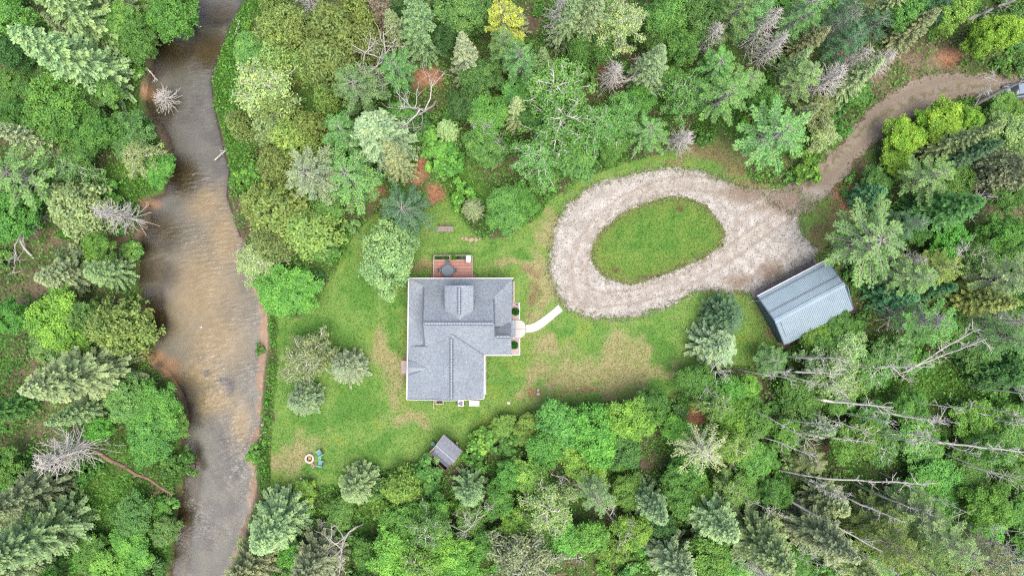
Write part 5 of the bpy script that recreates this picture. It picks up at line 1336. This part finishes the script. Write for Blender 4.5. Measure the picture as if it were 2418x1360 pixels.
# --- the rest of the wood, filled in between
pHOUSE = poly_m([(950, 590), (1245, 590), (1245, 970), (950, 970)]); pGAR = poly_m([(1765, 690), (1935, 605), (2005, 720), (1840, 830)])
CLEAR = [(1000, 395, 40), (890, 455, 34), (1010, 185, 46), (805, 315, 32), (130, 965, 115), (230, 690, 60), (70, 700, 80), (90, 820, 60), (335, 1090, 85), (200, 1190, 50), (110, 575, 60), (270, 1260, 50), (2190, 165, 100), (2090, 185, 60), (1690, 370, 80), (2230, 920, 90), (300, 1150, 70), (1200, 405, 70), (540, 170, 60), (545, 300, 46), (700, 195, 28),
         (1990, 520, 60), (1630, 880, 34), (1900, 990, 50), (1360, 1330, 60), (330, 430, 40), (2000, 1100, 50), (340, 840, 40), (1960, 1130, 50), (620, 80, 34), (1780, 900, 44), (1052, 541, 60)]
frng = np.random.default_rng(77)
fGAR, fHOUSE = Field(pGAR, .5), Field(pHOUSE, .5)
def blocked(x, y, m):
    if fLAWN(x, y) > -m or fGRAV(x, y) > -m or fROAD(x, y) > -m * .8 or fRIV(x, y) > -m * .7 or fGAR(x, y) > -m or fHOUSE(x, y) > -m: return True
    px, py = x / S + 1209, 680 - y / S
    return any((px - a) ** 2 + (py - b) ** 2 < r * r for a, b, r in CLEAR)
def zone_kind(px, py):
    u = frng.uniform()
    if px < 480: opts = (('maple', 'green', 7), ('spruce', 'sage', 11), ('shrub', 'green', 2.5), ('shrub', 'vivid', 2.5), ('maple', 'vivid', 6))
    elif px < 830 and py < 740: opts = (('cedar', 'olive', 8), ('cedar', 'olive', 7), ('shrub', 'green', 2.5), ('maple', 'green', 6))
    elif py < 450 and px < 1300: opts = (('maple', 'dark', 8), ('spruce', 'grey', 13), ('maple', 'green', 7), ('shrub', 'green', 3), ('pine', 'midgreen', 12))
    elif py < 480: opts = (('pine', 'midgreen', 12), ('maple', 'green', 7), ('maple', 'vivid', 6), ('spruce', 'grey', 13), ('shrub', 'green', 3), ('pine', 'teal', 11))
    elif px > 1900 and py < 840: opts = (('pine', 'midgreen', 12), ('maple', 'dark', 6), ('spruce', 'teal', 10), ('maple', 'green', 7), ('shrub', 'vivid', 3))
    elif px > 1700: opts = (('maple', 'green', 4), ('aspen', 'lime', 5), ('maple', 'vivid', 4), ('shrub', 'lime', 2.5), ('maple', 'vivid', 4), ('shrub', 'vivid', 2))
    else: opts = (('maple', 'green', 7), ('maple', 'vivid', 6), ('shrub', 'vivid', 3), ('maple', 'lime', 5), ('aspen', 'green', 7), ('shrub', 'green', 3))
    return opts[int(u * len(opts))]
RFILL = {'maple': (1.6, 2.6), 'spruce': (1.4, 2.1), 'pine': (2.0, 2.9), 'cedar': (1.6, 2.4), 'aspen': (1.6, 2.3), 'dead': (1.3, 1.9), 'shrub': (.8, 1.6)}
cnt = 0; tries = 0
while cnt < 170 and tries < 6000:
    tries += 1; x, y = frng.uniform(-63, 63), frng.uniform(-36, 36); px, py = x / S + 1209, 680 - y / S
    k, col, h = zone_kind(px, py); r = frng.uniform(*RFILL[k])
    if blocked(x, y, r * .8 + .3): continue
    kk = CAM_H / (CAM_H - .8 * h)
    if fROAD(x * kk, y * kk) > -r * .8 or fGRAV(x * kk, y * kk) > -r * .8 or fLAWN(x * kk, y * kk) > -r * .7 or fRIV(x * kk, y * kk) > -r * .6 or fGAR(x * kk, y * kk) > -r: continue
    tt_ = np.array([(t['x'], t['y'], t['r']) for t in TREES]); d = np.hypot(tt_[:, 0] - x, tt_[:, 1] - y)
    if np.any(d < (tt_[:, 2] + r) * (.5 if k != 'shrub' else .55)): continue
    vis = abs(x) * CAM_H / (CAM_H - .5 * h) < 61 and abs(y) * CAM_H / (CAM_H - .5 * h) < 35
    if not vis: continue
    plant(k, 0, 0, r, h * frng.uniform(.65, 1.0), col, None, xyz=(x, y, 0)); cnt += 1
# --- low understorey shrubs
cnt = 0; tries = 0
while cnt < 260 and tries < 9000:
    tries += 1; x, y = frng.uniform(-60, 60), frng.uniform(-34, 34); r = frng.uniform(.6, 1.3)
    if blocked(x, y, r * .5): continue
    tt_ = np.array([(t['x'], t['y'], t['r']) for t in TREES]); d = np.hypot(tt_[:, 0] - x, tt_[:, 1] - y)
    if np.any(d < tt_[:, 2] * .55 + r * .5): continue
    plant('shrub', 0, 0, r, r * frng.uniform(1.0, 1.6), ['green', 'vivid', 'dark', 'lime', 'midgreen'][int(frng.integers(5))], None, xyz=(x, y, 0)); cnt += 1

# --- labels for everything not named by hand: look + where + which one
def region(px, py):
    if px < 470: return ('on the upper left river bank' if py < 430 else 'on the left bank at mid picture' if py < 840 else 'on the lower left river bank')
    if px < 830 and py < 740: return 'between the river and the upper lawn' if py > 330 else 'in the upper wood right of the river'
    if py < 230 and px < 1300: return 'in the top middle wood'
    if py < 600 and px < 1300: return 'in the wood behind the deck'
    if py < 480 and px < 1750: return 'in the wood above the gravel loop' if py > 230 else 'in the top wood above the loop'
    if py < 240: return 'in the upper right wood'
    if px > 1750 and py < 480: return 'beside the dirt road'
    if px > 1750 and py < 830: return 'in the wood right of the garage'
    if px > 1700 and py < 1080: return 'in the wood below the garage'
    if px > 1700: return 'in the lower right corner wood'
    if py > 1230: return 'at the bottom edge below the lawn'
    return 'in the wood south of the lawn'
WORD = {'sagewarm': 'sage green', 'vivid': 'vivid green', 'green': 'green', 'lime': 'lime green', 'yellow': 'yellow green', 'olive': 'olive', 'sage': 'sage green', 'grey': 'grey green', 'bluegreen': 'blue green', 'dark': 'dark green', 'midgreen': 'mid green', 'teal': 'teal green', 'pale': 'pale green', 'gold': 'yellow', 'whitish': 'whitish', 'brownish': 'brownish'}
ORD = ['leftmost', 'second', 'third', 'fourth', 'fifth', 'sixth', 'seventh', 'eighth', 'ninth', 'tenth', 'eleventh', 'twelfth', 'thirteenth', 'fourteenth', 'fifteenth', 'sixteenth', 'seventeenth', 'eighteenth', 'nineteenth', 'twentieth']
def size_word(t): 
    if t['kind'] == 'shrub': return 'low' if t['r'] < 1.0 else 'broad'
    return 'small' if t['h'] < 6.5 else 'tall' if t['h'] > 11.5 else 'medium'
sets = {}
for t in TREES:
    if t['label']: t['o']['label'] = t['label']; t['o']['group'] = NAMES[t['kind']][1] + 's'; continue
    sets.setdefault((size_word(t), WORD[t['col']], t['phrase'], region(t['px'], t['py'])), []).append(t)
for key, lst in sets.items():
    lst.sort(key=lambda t: t['px'])
    for i, t in enumerate(lst):
        base_ = '%s %s %s %s' % key
        t['o']['label'] = base_ if len(lst) == 1 else base_ + (', leftmost' if i == 0 else ', rightmost' if i == len(lst) - 1 else ', %s from left' % ORD[i])
        t['o']['group'] = NAMES[t['kind']][1] + 's'
# ------------------------------------------------------------------ fallen and leaning trunks
LOGS = '''
232 1068 4 408 1167 2.8 .24 rust|broken brown trunk lying from the bleached dead spruce to the river
1898 845 .5 1990 845 3 .13 pale|pale leaning trunk just below the garage, upper of two
1860 878 .5 1990 882 4 .14 pale|pale leaning trunk just below the garage, lower of two
1945 945 1 2110 962 6 .17 pale|thick pale leaning trunk with bare twigs left of the clearing
2090 975 1 2222 997 6 .13 pale|pale leaning trunk at the lower side of the clearing
1950 1032 .5 2070 1046 4 .11 pale|thin pale leaning trunk left of centre in the lower right wood
2100 1030 2 2170 1045 5 .12 pale|short pale trunk segment below the clearing
2220 1045 2 2430 1068 8 .15 pale|long pale leaning trunk running off the right edge
1950 1130 .3 2190 1142 7 .12 pale|long thin pale trunk lying level in the lower right wood
1990 1172 .5 2122 1227 5 .14 pale|pale trunk slanting down right of the sage spruce
2090 1175 1 2205 1217 6 .13 pale|pale trunk slanting down beside the olive spruce
1780 1182 .2 1888 1226 3 .14 rust|brown fallen log slanting in the lower right wood
1905 1205 .5 2085 1302 8 .14 pale|long pale trunk slanting down to the bottom right
2145 875 .5 2300 780 8 .12 pale|pale forked dead trunk rising right from the clearing, lower stem
2150 870 .5 2330 800 8 .10 pale|pale forked dead trunk rising right from the clearing, upper stem
2370 993 3 2440 1000 5 .15 pale|pale trunk at the right edge beside the clearing
1735 1065 .3 1800 1130 1 .13 pale|pale broken pole slanting toward the lower right corner
1745 1035 4 1720 1115 .3 .12 pale|white bent birch pole left of the lower right wood
1775 880 .2 1822 940 .5 .10 rust|thin brown fallen pole below the teal spruce
1750 1095 .2 1825 1172 .5 .12 rust|brown fallen pole in the lower wood left part
1795 975 .2 1830 925 .4 .10 pale|short pale fallen pole crossing the thin brown pole
1965 1140 .2 1980 1080 .3 .10 rust|short rusty log standing out in the dark gap, left one
1985 1085 .2 2000 1130 .3 .09 rust|short rusty log in the dark gap, right one
1275 1326 .3 1375 1314 .3 .17 pale|pale straight log at the bottom edge, left of the log crossing
1408 1310 .3 1458 1278 .3 .16 rust|brown straight log at the bottom edge, right of the log crossing
1366 1288 .3 1392 1308 .5 .20 rust|thick brown log stub at the log crossing
1340 1318 .2 1372 1275 .3 .12 rust|thin rusty log behind the log crossing
1300 1356 .2 1390 1348 .2 .12 rust|thin rusty log along the bottom edge
1198 1218 .3 1199 1262 1 .18 pale|upright pale broken trunk in the bottom wood
1198 1262 1 1140 1277 1.5 .08 pale|thin white branch beside the upright broken trunk
882 1235 .3 876 1280 .5 .10 rust|thin brown fallen pole below the lawn
690 1265 .2 716 1254 .4 .08 white|short white pole among the bottom left spruces
508 378 -.5 536 352 .3 .09 white|white driftwood branch reaching into the river
553 85 .2 566 50 .3 .10 white|white fallen pole on the river grass, left one
598 105 .2 607 84 .3 .10 white|white fallen pole on the river grass, right one
635 0 .3 632 28 1 .10 white|white bare pole at the top edge beside the river
560 330 .1 585 300 .2 .08 white|white pole on the narrow river grass
2298 250 1 2440 178 9 .26 grey|thick dark leaning trunk crossing over the parked car
2290 262 1 2350 180 8 .06 pale|thin pale stem crossing beside the parked car
2290 45 8 2400 0 12 .2 grey|dark leaning trunk in the top right corner
1560 365 .3 1600 322 5 .14 grey|grey trunk below the pale dead conifer at the loop verge
1490 375 .3 1520 330 5 .14 grey|grey trunk leaning out of the wood above the loop
1455 135 3 1466 95 9 .16 grey|grey bare trunk of the pale barked tree at the top
694 160 .5 730 192 2 .09 dark|dark thin pole over the brown litter gap
345 160 .3 372 190 -.6 .10 white|white branch leaning from the left bank into the river
326 470 .1 352 490 -.4 .10 orange|orange brown root at the cut left bank
2100 860 7 2150 905 1 .07 pale|thin white crooked branch above the clearing
2250 615 8 2290 570 12 .08 white|white bare double stem right of the big pine
'''
M['log_orange'] = plain('orange_wet_root', sc(196, 136, 92), .8, .2, 5)
arng = np.random.default_rng(31)
EXTRA = [('below the garage', 1760, 2380, 860, 1060, 15), ('in the lower right corner wood', 1720, 2380, 1090, 1330, 16)]
for where, xa, xb, ya, yb, k in EXTRA:
    xs_ = np.sort(arng.uniform(xa, xb, k))
    for i, x0 in enumerate(xs_):
        y0 = arng.uniform(ya, yb); L = arng.uniform(70, 150); a = math.atan2(y0 - 680, x0 - 1209) * .6 + arng.uniform(-.18, .22)
        LOGS += '%.0f %.0f 3 %.0f %.0f 8 %.3f pale|thin pale leaning trunk with bare twigs %s, %s\n' % (x0, y0, x0 + L * math.cos(a), y0 + L * math.sin(a), arng.uniform(.055, .09), where, 'leftmost' if i == 0 else 'rightmost' if i == k - 1 else ORD[i] + ' from left')
LM = {'rust': M['rust_wood'], 'pale': M['pale_bark'], 'white': M['dead_wood'], 'grey': M['grey_bark'], 'dark': plain('dark_wet_wood', sc(66, 58, 54), .9, .2), 'orange': M['log_orange']}
lrng = np.random.default_rng(900)
for ln in LOGS.strip().splitlines():
    a, _, lab = ln.partition('|'); x0, y0, z0, x1, y1, z1, r, mt = a.split(); x0, y0, z0, x1, y1, z1, r = map(float, (x0, y0, z0, x1, y1, z1, r))
    lift = mt == 'pale' and x0 > 1700 and y0 > 700 and z1 > 2.5
    if lift: z0, z1 = 5.5, 10.5
    p, q = np.array(W(x0, y0, z0)), np.array(W(x1, y1, z1))
    o_ = np.array([p[0], p[1], 0]); n = 7; t = np.linspace(0, 1, n)[:, None]; L = np.linalg.norm(q - p)
    P = p + (q - p) * t + np.concatenate([np.zeros((1, 3)), lrng.normal(size=(n - 2, 3)) * L * (.005 if lift else .01), np.zeros((1, 3))]); R = r * (.85 if lift else 1.0) * np.linspace(1, .5, n)
    if lift: b0 = np.array([p[0] - .45 * (q - p)[0], p[1] - .45 * (q - p)[1], -.2]); P = np.concatenate([[b0, (b0 + p) / 2 + np.array([0, 0, .4])], P]); R = np.concatenate([[R[0] * 1.2, R[0] * 1.1], R]); o_ = np.array([b0[0], b0[1], 0])
    P0 = P - o_
    e = empty('leaning_trunk' if max(z0, z1) > 2.5 else 'fallen_log', tuple(o_)); tag(e, lab.strip(), 'trunk' if max(z0, z1) > 2.5 else 'log', 'fallen and leaning trunks')
    link('trunk', tubes_mesh('trunk', [(P0, R)], LM[mt], 7), None, e)
    tw = []; K = int(L * (2.4 if mt in ('pale', 'white') else 2.0)) + 2; d = unit(q - p)
    for k in range(K):
        f = lrng.uniform(.45 if mt == 'pale' else .3, 1.0); c, _ = along(P0, R, f); s = unit(lrng.normal(size=3) + d * .8); s[2] = abs(s[2]) * .7; l = lrng.uniform(.4, 1.5) * min(1, L / 5) * (1.2 if f > .8 else .8)
        m = c + s * l * .5 + lrng.normal(size=3) * .08; e2 = c + s * l + lrng.normal(size=3) * .15; tw.append((np.array([c, m, e2]), np.array([.042, .034, .016]) * min(1, r / .12)))
        for j in range(2): b2 = unit(s + lrng.normal(size=3) * .7); tw.append((np.array([m, m + b2 * l * .25, m + b2 * l * .5]), np.array([.025, .02, .011])))
    tag(link('branches', tubes_mesh('branches', tw, LM[mt], 4), None, e), kind='stuff')

# ------------------------------------------------------------------ ground cover that nobody could count
grng = np.random.default_rng(1234)
def cover(name, n, accept, colf, hfun, size, label, cat, lean=.35, wid=.45, box=(-62, -35.5, 62, 35.5)):
    """leafy weeds: small upright and spreading faces with their own colour"""
    x = grng.uniform(box[0], box[2], n); y = grng.uniform(box[1], box[3], n); k = accept(x, y); x, y = x[k], y[k]; n = len(x)
    z = hfun(x, y); c = np.stack([x, y, z], 1); nr = unit(grng.normal(size=(n, 3)) * lean + np.array([0, 0, .8])); s = size * grng.uniform(.6, 1.4, n)
    vs = diamonds(c, nr, s, s * wid, grng); col = lina(np.clip(colf(x, y), 0, 255)) * 1.1; me = np_mesh(name, vs, np.arange(n * 4).reshape(n, 4), {'Col': np.repeat(col, 4, 0)}); o_ = link(name, me, M['blade']); tag(o_, label, cat, kind='stuff'); return o_
_gx = np.arange(-48, -20, .2); _gy = np.arange(-37, 37, .2); _GX, _GY = np.meshgrid(_gx, _gy); _GZ = river_z(_GX, _GY)[1]
def gheight(x, y):
    z = np.zeros_like(x); m = (x < -22) & (x > -48); i = ((x[m] + 48) / .2).astype(int); j = np.clip(((y[m] + 37) / .2).astype(int), 0, len(_gy) - 1); z[m] = _GZ[j, i]; return z
def ok_forest(x, y):
    a = (fLAWN(x, y) < .2) & (fROAD(x, y) < -.2) & (fGRAV(x, y) < 0) & (fGAR(x, y) < 0)
    m = x < -22; r = np.ones_like(a); r[m] = fRIV(x[m], y[m]) < -.1; return a & r
def fern_accept(x, y):
    d = fbm(x * .33, y * .33, 301) * .6 + fbm(x * 1.5, y * 1.5, 302) * .4 + .28 * blobs(x, y, GREENG) - .1 * blobs(x, y, BARE) - .35 * blobs(x, y, LITTER)
    return ok_forest(x, y) & (grng.uniform(size=len(x)) < smooth(.28, .52, d))
def fern_col(x, y):
    n = fbm(x * .4, y * .4, 305); u = grng.uniform(size=len(x)); c = nlerp(np.array([84, 150, 56.]), np.array([134, 196, 78.]), np.clip(n * .7 + u * .4, 0, 1)[:, None]); return c * grng.uniform(.75, 1.2, (len(x), 1))
def fern_h(x, y): return gheight(x, y) + .12 + grng.uniform(0, 1, len(x)) ** 1.3 * (.4 + 2.2 * smooth(.4, .75, fbm(x * .5, y * .5, 307)))
cover('ground_cover', 480000, fern_accept, fern_col, fern_h, .13, 'low green ferns and weeds on the forest floor', 'undergrowth', .5, .55)
def litter_accept(x, y): return ok_forest(x, y) & (grng.uniform(size=len(x)) < .55 + .4 * blobs(x, y, LITTER))
def litter_col(x, y): return forest_col(x, y) * grng.uniform(.75, 1.35, (len(x), 1)) * np.array([1.05, 1, .95])
cover('leaf_litter', 120000, litter_accept, litter_col, lambda x, y: gheight(x, y) + .03 + .35 * smooth(.5, 4, -fLAWN(x, y)) * fbm(x * .22, y * .22, 3) + .04, .1, 'brown fallen leaves on the forest floor', 'leaf litter', .4, .5)
fWALK = Field(poly_m(up_ + lo_[::-1]))
def turf_accept(x, y):
    h = (x > -14) & (x < 2) & (y > -13.5) & (y < 4.2)
    m = (fLAWN(x, y) + (fbm(x * .8, y * .8, 61) - .5) * 1.6 > 0) & (fGRAV(x, y) + (fbm(x * 1.2, y * 1.2, 81) - .5) * 1.2 < 0)
    px, py = x / S + 1209, 680 - y / S
    return m & ~((px > 975) & (px < 1229) & (py > 655) & (py < 838)) & ~((px > 975) & (px < 1147) & (py > 800) & (py < 932)) & ~((px > 1024) & (px < 1115) & (py > 600) & (py < 660)) & ~((px > 1229) & (px < 1330) & (py > 700) & (py < 790) & (fWALK(x, y) > -.02))
def turf_col(x, y): return lawn_col(x, y) * grng.uniform(.86, 1.32, (len(x), 1))
cover('lawn_grass', 190000, turf_accept, turf_col, lambda x, y: .03 + grng.uniform(0, .05, len(x)), .085, 'short mown grass blades of the lawn', 'grass', .8, .4, (-30, -25, 40, 19))
def isl_accept(x, y): return (x > 8) & (x < 26) & (y > -1) & (y < 12) & (sdist(pISL, x, y) > -.25)
cover('island_grass', 20000, isl_accept, lambda x, y: island_col(x, y) * grng.uniform(.86, 1.32, (len(x), 1)), lambda x, y: .06 + grng.uniform(0, .05, len(x)), .085, 'short grass blades of the oval island', 'grass', .8, .4, (8, -1, 26, 12))
RG = poly_m([(585, 0), (640, 0), (600, 90), (570, 150), (545, 230), (545, 320), (560, 400), (556, 450), (548, 440), (530, 340), (512, 240), (506, 190), (520, 130), (545, 70)])
RG2 = poly_m([(638, 740), (655, 745), (655, 900), (642, 1000), (638, 1100), (640, 1180), (618, 1160), (616, 1100), (624, 1000), (632, 900), (642, 800)])
LB = poly_m([(320, 560), (300, 640), (318, 700), (345, 810), (330, 850), (400, 920), (415, 980), (420, 1060), (415, 1200), (395, 1300), (385, 1360), (404, 1360), (412, 1200), (440, 1120), (430, 1030), (440, 980), (405, 900), (360, 860), (350, 780), (330, 690), (325, 620), (335, 560)])
def bank_accept(x, y):
    j = (fbm(x * 1.3, y * 1.3, 311) - .5) * 1.2
    m = x < -22; k = np.zeros(len(x), bool); xm, ym = x[m], y[m]; k[m] = (sdist(RG, xm, ym) + j[m] > 0) | (sdist(RG2, xm, ym) + .6 * j[m] > 0) | ((sdist(LB, xm, ym) + j[m] > 0) & (fbm(xm, ym, 5) > .35)); return k
def bank_col(x, y): return nlerp(np.array([70, 150, 36.]), np.array([132, 186, 60.]), np.clip(fbm(x * .9, y * .9, 313) + grng.uniform(-.25, .25, len(x)), 0, 1)[:, None]) * grng.uniform(.8, 1.15, (len(x), 1))
cover('riverbank_grass', 105000, bank_accept, bank_col, lambda x, y: np.maximum(gheight(x, y), WATER_Z) + .08 + grng.uniform(0, .4, len(x)), .15, 'tall vivid grass along both river banks', 'grass', .9, .22, (-47, -35.5, -22, 35.5))

# --- weeds and loose stones along the edges of the drive and the road
def verge_accept(x, y):
    a = np.abs(fGRAV(x, y)); b = np.abs(fROAD(x, y)); i_ = np.abs(fISL(x, y)); d = np.minimum(np.minimum(a, b), i_); return (grng.uniform(size=len(x)) < np.exp(-(d / .38) ** 2)) & (fbm(x * 1.1, y * 1.1, 401) > .36)
fISL = Field(pISL)
def verge_col(x, y): return nlerp(np.array([96, 136, 60.]), np.array([160, 158, 104.]), np.clip(fbm(x * .8, y * .8, 403) + grng.uniform(-.35, .35, len(x)), 0, 1)[:, None]) * grng.uniform(.75, 1.15, (len(x), 1))
cover('verge_weeds', 150000, verge_accept, verge_col, lambda x, y: .05 + grng.uniform(0, .1, len(x)), .085, 'ragged weeds along the edges of gravel drive and road', 'weeds', .7, .4, (3, -6, 62, 30))
def chip_accept(x, y): return (fGRAV(x, y) > -.5) & (fISL(x, y) < .35) & (grng.uniform(size=len(x)) < .3 + .6 * np.exp(-np.minimum(np.abs(fGRAV(x, y)), np.abs(fISL(x, y))) / .5))
def chip_col(x, y): return np.where(grng.uniform(size=(len(x), 1)) < .2, np.array([[112, 108, 104.]]), nlerp(np.array([164, 158, 148.]), np.array([224, 220, 213.]), grng.uniform(size=(len(x), 1))))
cover('gravel_stones', 60000, chip_accept, chip_col, lambda x, y: .045 + grng.uniform(0, .02, len(x)), .05, 'loose stones on the gravel loop', 'gravel', .5, .8, (3, -5, 38, 16))
